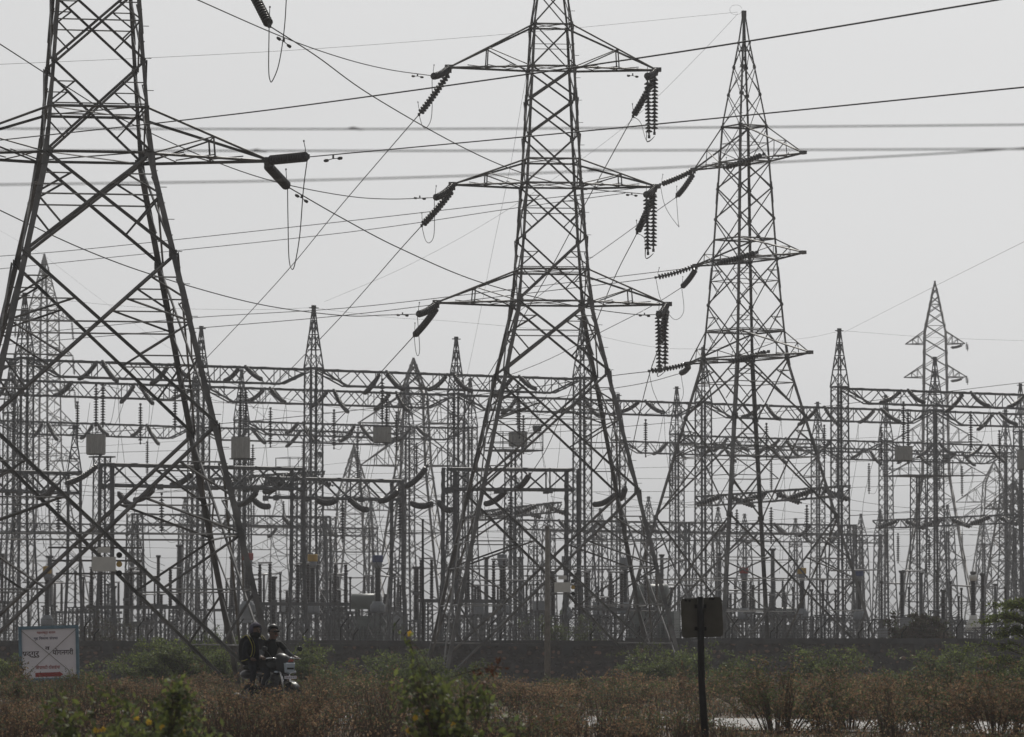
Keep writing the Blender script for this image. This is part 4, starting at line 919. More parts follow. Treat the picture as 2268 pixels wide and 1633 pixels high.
def join_parts(parts):
    Vs, Fs, Ms, o = [], [], [], 0
    for V_, F_, mi in parts: Vs.append(V_); Fs.append(F_ + o); Ms.append(np.full(len(F_), mi)); o += len(V_)
    return np.concatenate(Vs), np.concatenate(Fs), np.concatenate(Ms)
GZ = np.vectorize(lambda y: gz(0, y))
def brush(name, label, y0, y1, n, hlo, hhi, seed, mats, leafs, lsize, green=.12, clearing=None, patch=1.0, road=False, xr=None):
    rng = np.random.default_rng(seed); y = rng.uniform(y0, y1, n); x = rng.uniform(-1, 1, n) * (y * .1145 + .6) if xr is None else rng.uniform(xr[0], xr[1], n) * y / F
    f = (np.sin(x * 1.7 + y * .31 + seed) + np.sin(x * .61 - y * .77 + seed * 2) + np.sin(x * 3.9 + seed) * .6) / 2.6
    keep = rng.uniform(-1, 1, n) < f * patch + .35
    if road: keep &= (y > 86.6 - .80 * x) | (y < 74.3 - .80 * x)
    x, y, f = x[keep], y[keep], f[keep]; n = len(x); h = rng.uniform(hlo, hhi, n) * (1 + .75 * f)
    if clearing is not None: h *= clearing(x, y)
    B = np.stack([x, y, GZ(y) - .03], 1); parts = []
    k = 5; BB = np.repeat(B, k, 0) + rng.normal(0, .07, (n * k, 3)) * [1, 1, 0]; HH = np.repeat(h, k) * rng.uniform(.55, 1.05, n * k)
    V_, F_, T_, M_ = blades(BB, HH, np.full(n * k, .0055), rng); parts.append((V_, F_, 0))
    C = np.repeat(T_, leafs, 0); C2 = np.repeat(M_, leafs, 0); t = rng.uniform(0, 1.05, len(C))[:, None]; C = C2 + (C - C2) * t + rng.normal(0, .045, (len(C), 3))
    g = (rng.uniform(size=len(C)) < green * (1 + np.repeat(np.repeat(f, k), leafs)))
    pal = rng.uniform(size=len(C)) < .2
    for mi, sel in ((1, ~g & ~pal), (2, ~g & pal), (3, g)):
        if sel.sum():
            V_, F_ = leaf_quads(C[sel], rng.uniform(.6, 1.3, sel.sum()) * lsize, rng); parts.append((V_, F_, mi))
    Vv, Ff, Mi = join_parts(parts); o = bpy.data.objects.new(name, fast_mesh(name, Vv, Ff, mats, Mi)); col.objects.link(o)
    o['kind'] = 'stuff'; o['label'] = label; o['category'] = 'undergrowth'; return o
BM = ['twig', 'dry_leaf', 'dry_leaf_pale', 'leaf_dull']
vclr = lambda x, y: np.where(x / y * F > 430, .5, np.where(x / y * F < -250, 1.3, 1.0))
brush('dry_scrub', 'brown dry scrub covering the ground before the wall', 76, 122, 6000, .05, .38, 5, BM, 5, .05, .36, None, 2.2, True)
brush('dry_scrub', 'dull grass and scrub at the foot of the wall', 122, 186, 4600, .08, .34, 9, BM, 4, .07, .45, None)
brush('verge_scrub', 'brown and green scrub on the near verge of the road', 58, 84, 3800, .25, .5, 15, ['twig', 'dry_leaf', 'dry_leaf_pale', 'leaf_dull'], 5, .038, .35, vclr, 1.3, True)

def shrub(name, label, catg, x, ybase, d, w_, h, seed, leaf_mats, nst=26, nleaf=2600, lsize=.06, up=.9, group=None, twig='twig', depth=None, base=None, feather=False, flowers=0, petals='petal', low=.12, aspect=.45):
    rng = np.random.default_rng(seed); r = random.Random(seed); b = P(x, HY, d); b.z = gz(0, d) - .03 if base is None else base
    t = thing(name, label, catg, b, 0, group); mb = MB(); ends = []
    lobes = [(r.uniform(-.5, .5), r.uniform(-.5, .5), r.uniform(.5, 1.0)) for _ in range(6)]; lobes[0] = (lobes[0][0] * .5, lobes[0][1], 1.0)
    for i in range(nst):
        lb = lobes[r.randrange(6)]; ex = Vector(((lb[0] + r.gauss(0, .13)) * w_, (lb[1] + r.gauss(0, .13)) * (depth or w_), h * lb[2] * r.uniform(.72, 1.04)))
        st = Vector((ex.x * .22, ex.y * .22, 0)); md = st.lerp(ex, .5) + Vector((-ex.x * .10, 0, h * .10 * up)); pts = cat([st, md, ex], 4)
        q = .012 * h ** .5 * (1.3 if h > 1.4 else 1); mb.tube(pts, [q * (1 - .75 * k / (len(pts) - 1)) for k in range(len(pts))], 4, False); ends.append(pts)
        for _ in range(4):
            k = r.randrange(2, len(pts)); e2 = pts[k] + Vector((r.gauss(0, .16) * w_, r.gauss(0, .16) * (depth or w_), r.gauss(.08, .10) * h)); p2 = [pts[k], pts[k].lerp(e2, .5) + Vector((0, 0, .03 * h)), e2]
            mb.tube(p2, [q * .5, q * .35, q * .15], 3, False); ends.append(p2)
    mb.build('stems', twig, t)
    C = []
    for i in range(nleaf):
        pts = ends[r.randrange(len(ends))]; f = (low + (1 - low) * r.random() ** .7) * (len(pts) - 1); k = min(int(f), len(pts) - 2); c = pts[k].lerp(pts[k + 1], f - k)
        C.append((c.x + r.gauss(0, .045) * w_ ** .5, c.y + r.gauss(0, .045) * w_ ** .5, max(.02, c.z + r.gauss(0, .035) * h ** .5)))
    C = np.array(C); sel = rng.integers(0, len(leaf_mats), len(C)); parts = []
    for mi in range(len(leaf_mats)):
        m_ = sel == mi; V_, F_ = leaf_quads(C[m_], rng.uniform(.6, 1.35, m_.sum()) * lsize, rng, aspect); parts.append((V_, F_, mi))
    Vv, Ff, Mi = join_parts(parts); o = link('foliage', fast_mesh('foliage', Vv, Ff, leaf_mats, Mi), t); o['kind'] = 'stuff'
    return t
GR = ['leaf_green', 'leaf_dull', 'leaf_green', 'leaf_bright']
DB = ['dry_leaf', 'dry_leaf', 'leaf_dull', 'dry_leaf_pale']
gs = 'green thorn bushes before the wall'
for i, (x, d, w_, h, nl, lab, mats_) in enumerate([(205, 150, 1.6, .6, 1400, 'low green thorn bush right of the hand-painted signboard', GR), (330, 152, 2.4, 1.42, 4200, 'spreading green thorn bush between the signboard and the motorcycle', GR), (440, 149, 2.2, 1.55, 4200, 'tallest green thorn bush left of the motorcycle', GR), (500, 146, 1.8, 1.2, 2200, 'green thorn bush right behind the pillion rider', GR),
                                             (690, 150, 2.0, 1.35, 3400, 'green thorn bush just right of the motorcycle', GR), (765, 158, 1.8, .7, 1500, 'small green thorn bush low against the wall', GR), (870, 154, 2.4, 1.15, 2800, 'green thorn bush behind the yellow-flowered plant', GR), (960, 156, 1.8, 1.0, 1800, 'green thorn bush at the left foot of the centre tower', GR), (1030, 152, 1.6, .75, 1400, 'low green thorn bush inside the centre tower legs', GR),
                                             (1455, 158, 2.3, 1.3, 3000, 'green thorn bush at the right foot of the centre tower', GR), (1560, 154, 2.4, 1.25, 3000, 'green thorn bush behind the square board post', GR), (1800, 150, 2.4, 1.15, 2600, 'green bush low before the right wall', GR), (1960, 152, 2.2, .7, 1800, 'green bush before the right wall, left of the tree', GR), (2110, 150, 2.4, 1.2, 2600, 'green bush touching the tree at the right edge', GR), (15, 140, 1.8, 1.0, 1800, 'green bush cut by the left edge beside the signboard', GR)]):
    shrub('thorn_bush', lab, 'bush', x, 0, d, w_ * 1.1, h * 1.28, 40 + i, mats_, 26, int(nl * 1.7), .10, 1.3, gs)
for i, (x, d, w_, h, nl, lab) in enumerate([(1720, 70, 2.1, 1.02, 4200, 'large brown dry bush right of the square board post'), (1880, 72, 2.2, .98, 4200, 'broad brown dry bush on the near verge, second from the post'), (2060, 69, 2.0, .92, 3800, 'brown dry bush on the near verge, third from the post'), (2200, 67, 1.8, .98, 3600, 'brown dry bush cut by the right edge'),
                                           (1350, 98, 2.4, .62, 2200, 'low brown bush beyond the road under the centre tower'), (1130, 99, 2.2, .6, 2000, 'low brown bush beyond the road right of the flowering plant'), (760, 100, 2.2, .6, 2000, 'low brown bush beyond the road right of the motorcycle'), (330, 101, 2.2, .55, 1900, 'low brown bush beyond the road below the thorn bushes'), (60, 100, 2.2, .58, 1900, 'low brown bush beyond the road under the signboard'), (1000, 70, 1.4, .5, 1500, 'low dry bush on the near verge behind the flowering plant'), (1400, 68, 1.3, .45, 1300, 'low dry bush on the near verge left of the square board post'), (640, 71, 1.7, .5, 1600, 'low dry bush on the near verge below the motorcycle')]):
    shrub('dry_bush', lab, 'bush', x, 0, d, w_, h, 80 + i, DB if i % 2 else ['dry_leaf', 'leaf_dull', 'leaf_dull', 'dry_leaf_pale', 'leaf_green'], 34, int(nl * 1.5), .045 if d < 80 else .055, .6, 'brown dry bushes', low=.5 if d < 80 else .2)
rb = random.Random(77)
for i, x in enumerate(sorted(rb.uniform(-20, 2290) for _ in range(34))):
    d = rb.uniform(93, 118); mixd = rb.random()
    shrub('scrub_bush', ('low tangled brown bush', 'low olive bush', 'low straw-coloured bush')[0 if mixd < .55 else 1 if mixd < .85 else 2] + f' in the scrub beyond the road, {ORD[i]} bush from the left', 'bush', x, 0, d, rb.uniform(.9, 2.0), rb.uniform(.32, .72), 300 + i, DB if mixd < .55 else ['leaf_dull', 'dry_leaf', 'leaf_green'] if mixd < .85 else ['dry_leaf_pale', 'dry_leaf'], 22, rb.randrange(900, 1700), .055, .6, 'tangled bushes beyond the road', low=.15)
for i, x in enumerate(sorted([rb.uniform(-20, 1540) for _ in range(16)] + [490, 530, 575, 610, 650, 690])):
    d = rb.uniform(60, 72); mixd = rb.random(); mo = 480 < x < 700
    shrub('scrub_bush', ('tangled brown bush' if mixd < .6 or mo else 'tangled olive bush') + f' on the near verge, {ORD[i]} bush from the left edge', 'bush', x, 0, d, rb.uniform(.6, 1.3), rb.uniform(.68, .82) if mo else rb.uniform(.28, .55) if x > 700 else rb.uniform(.45, .72), 400 + i, DB if mixd < .6 or mo else ['leaf_dull', 'dry_leaf', 'leaf_green'], 22, rb.randrange(1100, 1700), .04, .6, 'tangled bushes on the near verge', low=.2)
for i, x in enumerate(sorted(rb.uniform(1590, 2290) for _ in range(15))):
    shrub('tall_weed', ('tall wispy olive weed', 'tall wispy brown weed')[i % 2] + f' rising from the right verge, {ORD[i]} from the square board', 'plant', x, 0, rb.uniform(64, 72), rb.uniform(.35, .7), rb.uniform(.75, 1.22), 500 + i, ['leaf_dull', 'leaf_green', 'dry_leaf'] if i % 2 == 0 else ['dry_leaf', 'dry_leaf_pale', 'leaf_dull'], 12, 620, .045, .4, 'tall weeds on the right verge', low=.4)
for i, x in enumerate(sorted(rb.uniform(-10, 1560) for _ in range(18))):
    shrub('tall_weed', ('tall wispy olive weed', 'tall wispy brown weed')[i % 2] + f' beyond the road, {ORD[i]} weed from the left', 'plant', x, 0, rb.uniform(95, 116), rb.uniform(.4, .9), rb.uniform(.5, .95), 540 + i, ['leaf_dull', 'leaf_green', 'dry_leaf'] if i % 2 == 0 else ['dry_leaf', 'dry_leaf_pale', 'leaf_dull'], 12, 560, .06, .4, 'tall weeds beyond the road', low=.3)
for i, (x, d, w_, h, lab, lm) in enumerate([(2040, 197, 3.2, 2.85, 'dense dark creeper-covered mound behind the right wall', ['twig', 'leaf_dull', 'twig']), (1245, 196, 2.6, 2.7, 'dull green bush behind the wall below the concrete pole', ['leaf_dull', 'leaf_green']), (470, 198, 1.6, 2.3, 'small green bush behind the wall left of the riders', ['leaf_green', 'leaf_dull']), (240, 206, 3.6, 2.9, 'grey leafless creeper on the fence behind the signboard', ['twig', 'leaf_dull'])]):
    shrub('yard_bush', lab, 'bush', x, 0, d, w_, h, 120 + i, lm, 40, 30000 if i == 0 else 3800 if i < 3 else 2400, .09 if i else .12, 1.0, 'bushes behind the wall', depth=1.4, low=.1)
mc = P(2040, HY, 197.3); mc.z = 0
md = [o for o in col.objects if o.name.startswith('yard_bush') and 'mound' in o.get('label', '')][0]; r_ = random.Random(3); mb = MB(); nn = 26
for i in range(11):
    f = i / 10
    for k in range(nn):
        a = 2 * math.pi * k / nn; q = math.sqrt(max(0, 1 - f ** 3.2)) * (1 + r_.uniform(-.07, .07)); mb.v.append((math.cos(a) * 1.62 * q, math.sin(a) * .6 * q, f * 2.62 + r_.uniform(-.06, .06)))
for i in range(10):
    for k in range(nn): mb.f.append((i * nn + k, i * nn + (k + 1) % nn, (i + 1) * nn + (k + 1) % nn, (i + 1) * nn + k)); mb.mi.append(0)
mb.build('inner_growth', 'twig', md)
# thorn tree at the right edge
def tree(label, x, d, h, seed):
    r = random.Random(seed); rng = np.random.default_rng(seed); b = P(x, HY, d); b.z = gz(0, d) - .05; t = thing('thorn_tree', label, 'tree', b, 0)
    MB().tube([(0, 0, 0), (-.1, 0, .7), (.05, .1, 1.4), (0, 0, 2.1)], [.11, .09, .07, .045], 8).build('trunk', 'bark', t, True)
    C = []; mb = MB()
    for i in range(46):
        tier = i % 7; z0 = .35 + tier * .3 + r.uniform(-.05, .05); a = r.uniform(0, 6.28) if r.random() < .3 else math.pi + r.gauss(0, .55); L = r.uniform(.8, 1.4) * (1.22 - .08 * tier) * (1.2 if tier in (3, 5) else 1)
        e = Vector((math.cos(a) * L, math.sin(a) * L, z0 + r.uniform(.0, .16))); p0 = Vector((0, 0, z0 - .15)); pts = cat([p0, p0.lerp(e, .55) + Vector((0, 0, .16)), e + Vector((0, 0, -.05))], 6)
        mb.tube(pts, [.02 * (1 - .8 * k / (len(pts) - 1)) for k in range(len(pts))], 4, False)
        for _ in range(13):
            k = r.randrange(4, len(pts)); e2 = pts[k] + Vector((r.gauss(0, .17), r.gauss(0, .17), r.gauss(-.01, .04)))
            mb.tube([pts[k], pts[k].lerp(e2, .5) + Vector((0, 0, .02)), e2], [.007, .005, .002], 3, False)
            for q in range(12):
                f = r.random(); c = pts[k].lerp(e2, f); C.append((c.x + r.gauss(0, .018), c.y + r.gauss(0, .018), c.z + r.gauss(0, .014)))
    mb.build('branches', 'bark', t)
    C = np.array(C); sel = rng.integers(0, 3, len(C)); parts = []
    for mi in range(3):
        m_ = sel == mi; V_, F_ = leaf_quads(C[m_], rng.uniform(.6, 1.3, m_.sum()) * .075, rng, .4); parts.append((V_, F_, mi))
    Vv, Ff, Mi = join_parts(parts); o = link('crown', fast_mesh('crown', Vv, Ff, ['leaf_green', 'leaf_dull', 'leaf_bright'], Mi), t); o['kind'] = 'stuff'
shrub('green_bush', 'bright green bush under the thorn tree at the right edge', 'bush', 2235, 0, 95, 1.7, 1.05, 611, ['leaf_green', 'leaf_bright', 'leaf_dull'], 30, 4200, .06, 1.0)
tree('feathery green thorn tree leaning in at the right edge', 2288, 97, 2.3, 5)
# flowering plants close to the lens
def flower_plant(label, x, d, w_, h, seed, nf, tops):
    t = shrub('flowering_plant', label, 'plant', x, 0, d, w_, h, seed, ['leaf_green', 'leaf_bright', 'leaf_dull', 'leaf_bright'], 24, 2000, .068, 1.0, 'yellow-flowered plants near the lens', twig='twig', aspect=.5)
    r = random.Random(seed)
    for (fx, fy) in tops:
        c = P(fx, fy, d - .05) - Vector(t.location); fl = bpy.data.objects.new('flower', None); col.objects.link(fl); fl.parent = t; fl.location = c
        for k in range(5):
            a = k * 1.257 + r.random(); v = Vector((math.cos(a), -.4, math.sin(a))) * .028; s = Vector((-math.sin(a), 0, math.cos(a))) * .014
            MB().add([(0, 0, 0), v * .55 + s, v, v * .55 - s], [(0, 1, 2, 3)]).build('petal', 'petal', fl)
        st = Vector((c.x * .35, .03, h * .3)); MB().tube(cat([st, st.lerp(c, .6) + Vector((c.x * .15, 0, .04)), c], 5), .004, 4).build('flower_stalk', 'twig', t)
    return t
fp = flower_plant('tall blurred plant with yellow flowers left of the centre tower foot', 1005, 38, 1.0, 1.30, 201, 4, [(908, 1404), (920, 1590), (945, 1578), (980, 1572), (905, 1618), (1003, 1606)])
for (sx, sy, ex, ey, m_) in ((1040, 1560, 1110, 1462, 'leaf_red'), (1000, 1500, 1120, 1478, 'leaf_red'), (940, 1560, 905, 1420, 'leaf_bright'), (960, 1500, 880, 1395, 'leaf_green')):
    p0 = P(sx, sy, 38) - Vector(fp.location); p1 = P(ex, ey, 37.9) - Vector(fp.location); MB().tube(cat([p0, p0.lerp(p1, .5) + Vector((.03, 0, .03)), p1], 5), .0045, 4).build('branch', 'twig', fp)
    rg = np.random.default_rng(int(ex)); C = np.array(p0)[None] + (np.array(p1) - np.array(p0))[None] * rg.uniform(.35, 1.08, 26)[:, None] + rg.normal(0, .018, (26, 3))
    V_, F_ = leaf_quads(C, rg.uniform(.03, .06, 26), rg, .5); o = link('leaf_spray', fast_mesh('leaf_spray', V_, F_, [m_]), fp); o['kind'] = 'stuff'
flower_plant('wide blurred plant with yellow flowers in the lower left corner', 215, 37, .86, 1.02, 203, 4, [(213, 1618), (302, 1592), (228, 1616), (360, 1612), (250, 1630)])
flower_plant('low blurred green plant with a yellow bloom right of the lower left corner', 360, 37.5, .62, 1.06, 205, 2, [(330, 1600), (412, 1622)])

# ------------------------------------------------------------------ hand-painted signboard
def sign():
    d = 130.; c = P(108.5, 1447.5, d); k = 1 / pxm(d); W_, H_ = 134 * k, 122 * k
    t = thing('signboard', 'hand-painted white signboard with blue border, red arrow and lettering, left of the motorcycle', 'sign', (c.x, c.y, c.z), 0)
    t.rotation_euler = (0, R(-1.6), R(-3))
    MB().box((0, .02, 0), (W_ - .1, .012, H_ - .1)).build('panel', 'sign_white', t)
    for z in (-1, 1): MB().box((0, 0, z * (H_ / 2 - .045)), (W_, .05, .09)).build('frame_rail', 'sign_blue', t)
    for x in (-1, 1):
        MB().box((x * (W_ / 2 - .045), 0, 0), (.09, .05, H_ - .18)).build('frame_stile', 'sign_blue', t)
        MB().box((x * (W_ / 2 - .045), .0, -H_ / 2 - .45), (.07, .05, .9)).build('leg', 'sign_blue', t)
    a = Vector((-W_ / 2 + .08, .011, H_ / 2 - .12)); b = Vector((W_ / 2 - .08, .011, -H_ / 2 + .09))
    MB().bar(a, b, .012, .026, (0, 1, 0)).build('brace_wire', 'concrete', t); MB().bar((b.x, .0125, a.z), (a.x, .0125, b.z), .012, .026, (0, 1, 0)).build('brace_wire', 'concrete', t)
    def glyphs(body, size, bold=.012):
        cu = bpy.data.curves.new('lettering', 'FONT'); cu.body = body; cu.size = size; cu.offset = bold * size; cu.extrude = .002
        o = bpy.data.objects.new('lettering', cu); col.objects.link(o); bpy.context.view_layer.update()
        me = bpy.data.meshes.new_from_object(o.evaluated_get(bpy.context.evaluated_depsgraph_get())); bpy.data.objects.remove(o); bpy.data.curves.remove(cu); return me
    def put(body, cx, cy, width, size, mt, extra=()):
        me = glyphs(body, size); n = len(me.vertices); co = np.empty(n * 3, np.float32); me.vertices.foreach_get('co', co); co = co.reshape(-1, 3)
        x0_, x1_ = co[:, 0].min(), co[:, 0].max(); s_ = width / (x1_ - x0_); co[:, 0] = (co[:, 0] - (x0_ + x1_) / 2) * s_
        me.vertices.foreach_set('co', co.ravel()); me.materials.clear(); me.materials.append(MATS[mt]); me.update()
        o = link('lettering', me, t, (cx, .008, cy)); o.rotation_euler = (R(90), 0, 0); return o
    X = lambda px: (px - 875) / 1759 * 280 * .6123 * k; Z = lambda py: (780 - py) / 1633 * 260 * .6123 * k
    put('महाराष्ट्र शासन', X(818), Z(330), X(1030) - X(605), .092, 'sign_red')
    put('गृह िनमाण संसथा', X(808), Z(462), X(1085) - X(535), .098, 'sign_ink')
    MB().tube([(X(770), .006, Z(382)), (X(782), .006, Z(368)), (X(795), .006, Z(386))], .005, 4).build('lettering', 'sign_ink', t)
    put('व', X(840), Z(700), X(893) - X(785), .15, 'sign_dark'); put('सद्गुरु', X(447), Z(825), X(650) - X(245), .195, 'sign_dark'); put('योगनगरी', X(1193), Z(815), X(1430) - X(955), .20, 'sign_dark')
    put('सोसायटी दोंडाईचा', X(838), Z(1125), X(1120) - X(556), .12, 'sign_red')
    ya, yb = Z(1210), Z(1305); m_ = (ya + yb) / 2; hh = (ya - yb) / 2
    xa, xb, xc = X(553), X(1095), X(1190)
    pr = [(xa, m_ - hh), (xb, m_ - hh), (xb, m_ - hh * 1.35), (xc, m_), (xb, m_ + hh * 1.35), (xb, m_ + hh), (xa, m_ + hh)]
    MB().add([(x, .006, z) for x, z in pr] + [(x, .012, z) for x, z in pr], [(0, 1, 2, 3, 4, 5, 6)] + [(i, (i + 1) % 7, 7 + (i + 1) % 7, 7 + i) for i in range(7)]).build('arrow', 'sign_red', t)
sign()
# road sign seen from behind
def back_board():
    d = 61.; k = 1 / pxm(d); b = P(1561, HY, d); b.z = gz(0, d) - .3; t = thing('road_sign', 'square road sign seen from behind on a dark leaning post', 'sign', b, 0)
    top = P(1551, 1322, d) - b; bot = P(1556, 1640, d) - b; bot.z -= .3; q = top.lerp(bot, .5)
    MB().tube([Vector((.03, 0, 0)), q + Vector((0, 0, 0)), top], [.053, .048, .045], 12).build('post', 'post_paint', t, True)
    c = P(1555, 1368, d) - b; W_, H_ = 92 * k, 88 * k; rot = Matrix.Rotation(R(2.5), 3, 'Y').inverted()
    rr_ = .05; pr = []
    for cx_, cz_, a0 in ((1, 1, 0), (-1, 1, 90), (-1, -1, 180), (1, -1, 270)):
        for q_ in range(4): a = R(a0 + q_ * 30); pr.append((cx_ * (W_ / 2 - rr_) + math.cos(a) * rr_, cz_ * (H_ / 2 - rr_) + math.sin(a) * rr_))
    n_ = len(pr); mb = MB(); mb.add([c + rot @ Vector((x, -.07, z)) for x, z in pr] + [c + rot @ Vector((x, -.058, z)) for x, z in pr], [tuple(range(n_)), tuple(range(2 * n_ - 1, n_ - 1, -1))] + [(i, n_ + i, n_ + (i + 1) % n_, (i + 1) % n_) for i in range(n_)])
    o = mb.build('plate', 'board_back', t); o.location = (0, .12, 0)
    for z in (-.28, .28): MB().box(c + Vector((-.02, .035, H_ * z)), (.16, .03, .05)).build('clamp', 'post_paint', t)
    r = random.Random(4); rim = MB()
    for i in range(9): rim.lathe([(.004, 0), (r.uniform(.008, .018), .001), (.003, .002)], 7, c + rot @ Vector((r.uniform(-.45, .45) * W_, .045, (.45 + r.uniform(-.03, .02)) * H_)), Matrix.Rotation(R(90), 3, 'X'))
    o = rim.build('rust_spots', 'post_paint', t); o['kind'] = 'stuff'
back_board()

# ------------------------------------------------------------------ motorcycle with two riders
MD = 85.; MB_ = P(597, 1541, MD); MROT = R(-90 + 37); MB_.z = gz(0, MD) + .03
def wheel(t, x, r, w_):
    e = bpy.data.objects.new('wheel', None); col.objects.link(e); e.parent = t; e.location = (x, 0, r); rx = Matrix.Rotation(R(90), 3, 'X'); pr = []
    for a in range(13): q = a / 12 * 2 * math.pi; pr.append((r - w_ * .55 + math.cos(q) * w_ * .55, math.sin(q) * w_ * .5))
    mb = MB(); n_ = 28
    vs_ = [rx @ Vector((p[0] * math.cos(2 * math.pi * k / n_), p[0] * math.sin(2 * math.pi * k / n_), p[1])) for p in pr for k in range(n_)]
    mb.add(vs_, [(i * n_ + k, i * n_ + (k + 1) % n_, (i + 1) * n_ + (k + 1) % n_, (i + 1) * n_ + k) for i in range(12) for k in range(n_)]); mb.build('tyre', 'rubber', e, True)
    mb = MB().lathe([(.05, -.05), (.06, 0), (.05, .05)], 12, (0, 0, 0), rx)
    for k in range(5): a = k * 1.2566; v = rx @ Vector((math.cos(a), math.sin(a), 0)); mb.bar(v * .04, v * (r - w_ * .9), .045, .03)
    mb.lathe([(r - w_ * 1.12, -.04), (r - w_ * .85, -.04), (r - w_ * .85, .04), (r - w_ * 1.12, .04)], 28, (0, 0, 0), rx); mb.build('rim', 'fitting', e)
    return e
def ell(mb, c, rx_, ry_, rz_, n=14, m_=9, power=1.0):
    vs_ = []
    for i in range(m_ + 1):
        ph = math.pi * i / m_
        for k in range(n):
            a = 2 * math.pi * k / n; vs_.append((c[0] + rx_ * math.sin(ph) ** power * math.cos(a), c[1] + ry_ * math.sin(ph) ** power * math.sin(a), c[2] + rz_ * math.cos(ph)))
    return mb.add(vs_, [(i * n + k, (i + 1) * n + k, (i + 1) * n + (k + 1) % n, i * n + (k + 1) % n) for i in range(m_) for k in range(n)])
def motorcycle():
    t = thing('motorcycle', 'black motorcycle with white headlamp carrying two riders behind the near scrub', 'motorcycle', MB_, MROT)
    fw = wheel(t, .66, .30, .10); wheel(t, -.62, .30, .11); fw.rotation_euler = (0, 0, R(-4))
    for y in (-.085, .085): MB().tube([(.67, y, .30), (.50, y, .78), (.42, y, 1.02)], [.028, .024, .02], 10).build('fork', 'chrome', t, True)
    mb = MB()
    for i in range(9):
        a0 = R(25 + i * 16); mb.v += [(.66 + math.cos(a0) * .335, y, .30 + math.sin(a0) * .335) for y in (-.075, -.05, .05, .075)]
    for i in range(8):
        for j in range(3): mb.f.append((i * 4 + j, i * 4 + j + 1, i * 4 + 5 + j, i * 4 + 4 + j)); mb.mi.append(0)
    o = mb.build('front_mudguard', 'moto_paint', t, True); sd = o.modifiers.new('thick', 'SOLIDIFY'); sd.thickness = .012
    MB().tube([(.42, 0, .95), (.1, 0, .82), (-.3, 0, .72), (-.72, 0, .78)], .035, 8).tube([(.45, 0, .85), (.3, 0, .45), (-.1, 0, .32), (-.35, 0, .45), (-.3, 0, .72)], .025, 8).build('frame', 'moto_paint', t, True)
    ell(MB(), (.12, 0, .90), .30, .15, .13).build('fuel_tank', 'moto_paint', t, True)
    ell(ell(MB(), (-.22, 0, .84), .22, .14, .055), (-.58, 0, .88), .28, .13, .06).build('seat', 'rubber', t, True)
    ell(MB(), (-.75, 0, .74), .22, .10, .09).build('tail', 'moto_paint', t, True)
    MB().box((.08, 0, .44), (.36, .26, .26)).lathe([(.09, 0), (.10, .03), (.085, .06), (.10, .09), (.085, .12), (.10, .15), (.07, .2)], 14, (.14, 0, .55), Matrix.Rotation(R(20), 3, 'Y')).build('engine', 'fitting', t)
    MB().tube([(.24, -.10, .42), (.2, -.16, .24), (-.2, -.18, .24), (-.85, -.2, .36)], [.022, .024, .04, .048], 10).build('exhaust', 'fitting', t, True)
    MB().tube([(.28, -.28, .42), (.32, -.30, .6), (.32, -.16, .74)], .014, 6).tube([(.28, .28, .42), (.32, .30, .6), (.32, .16, .74)], .014, 6).build('leg_guard', 'fitting', t, True)
    # headlamp cowl facing forward
    e = bpy.data.objects.new('headlamp_cowl', None); col.objects.link(e); e.parent = t; e.location = (.58, 0, .93)
    vs_ = []; prof = [(-.20, .24, .05, 1.0), (-.08, .235, .16, .9), (.05, .20, .175, .75), (.10, .14, .165, .4)]
    ring = [(0, .22), (.10, .18), (.145, .06), (.13, -.08), (.08, -.16), (0, -.19), (-.08, -.16), (-.13, -.08), (-.145, .06), (-.10, .18)]
    for dx, sc_, *_ in ((-.16, 1.0), (-.06, 1.02), (.05, .90), (.10, .62)): vs_ += [(dx + (-.10 if z > .1 else 0), y * sc_, z * sc_) for y, z in ring]
    mb = MB().add(vs_, [(i * 10 + k, i * 10 + (k + 1) % 10, i * 10 + 10 + (k + 1) % 10, i * 10 + 10 + k) for i in range(3) for k in range(10)] + [tuple(range(30, 40))]); mb.build('cowl', 'moto_grey', e, True)
    MB().add([(.112, y, z) for y, z in ((-.105, .03), (.105, .03), (.085, -.12), (.0, -.15), (-.085, -.12))] + [(.07, y, z) for y, z in ((-.12, .04), (.12, .04), (.10, -.14), (.0, -.17), (-.10, -.14))], [(0, 1, 2, 3, 4)] + [(i, 5 + i, 5 + (i + 1) % 5, (i + 1) % 5) for i in range(5)]).build('lamp_lens', 'lens', e)
    MB().add([(.108, y, z) for y, z in ((-.06, .06), (.07, .06), (.08, .10), (-.01, .115))], [(0, 1, 2, 3)]).build('cowl_stripe', 'moto_red', e)
    MB().box((.115, 0, -.065), (.006, .15, .035)).build('lamp_bar', 'moto_paint', e)
    pl = MB().box((.70, 0, .70), (.008, .27, .055)).build('number_plate', 'plate', t)
    cu = bpy.data.curves.new('plate_number', 'FONT'); cu.body = 'MH-18 AF-4713'; cu.size = .043; cu.align_x = 'CENTER'; cu.align_y = 'CENTER'; tmp = bpy.data.objects.new('plate_number', cu); col.objects.link(tmp); bpy.context.view_layer.update()
    me = bpy.data.meshes.new_from_object(tmp.evaluated_get(bpy.context.evaluated_depsgraph_get())); bpy.data.objects.remove(tmp); me.materials.clear(); me.materials.append(MATS['sign_dark'])
    o = link('plate_number', me, pl, (.706, 0, .70)); o.rotation_euler = (R(90), 0, R(90)); o.scale = (.85, 1, 1)
    MB().tube([(.34, .37, 1.04), (.40, .24, 1.07), (.43, .08, 1.03), (.43, -.08, 1.03), (.40, -.24, 1.07), (.34, -.37, 1.04)], .013, 8).build('handlebar', 'chrome', t, True)
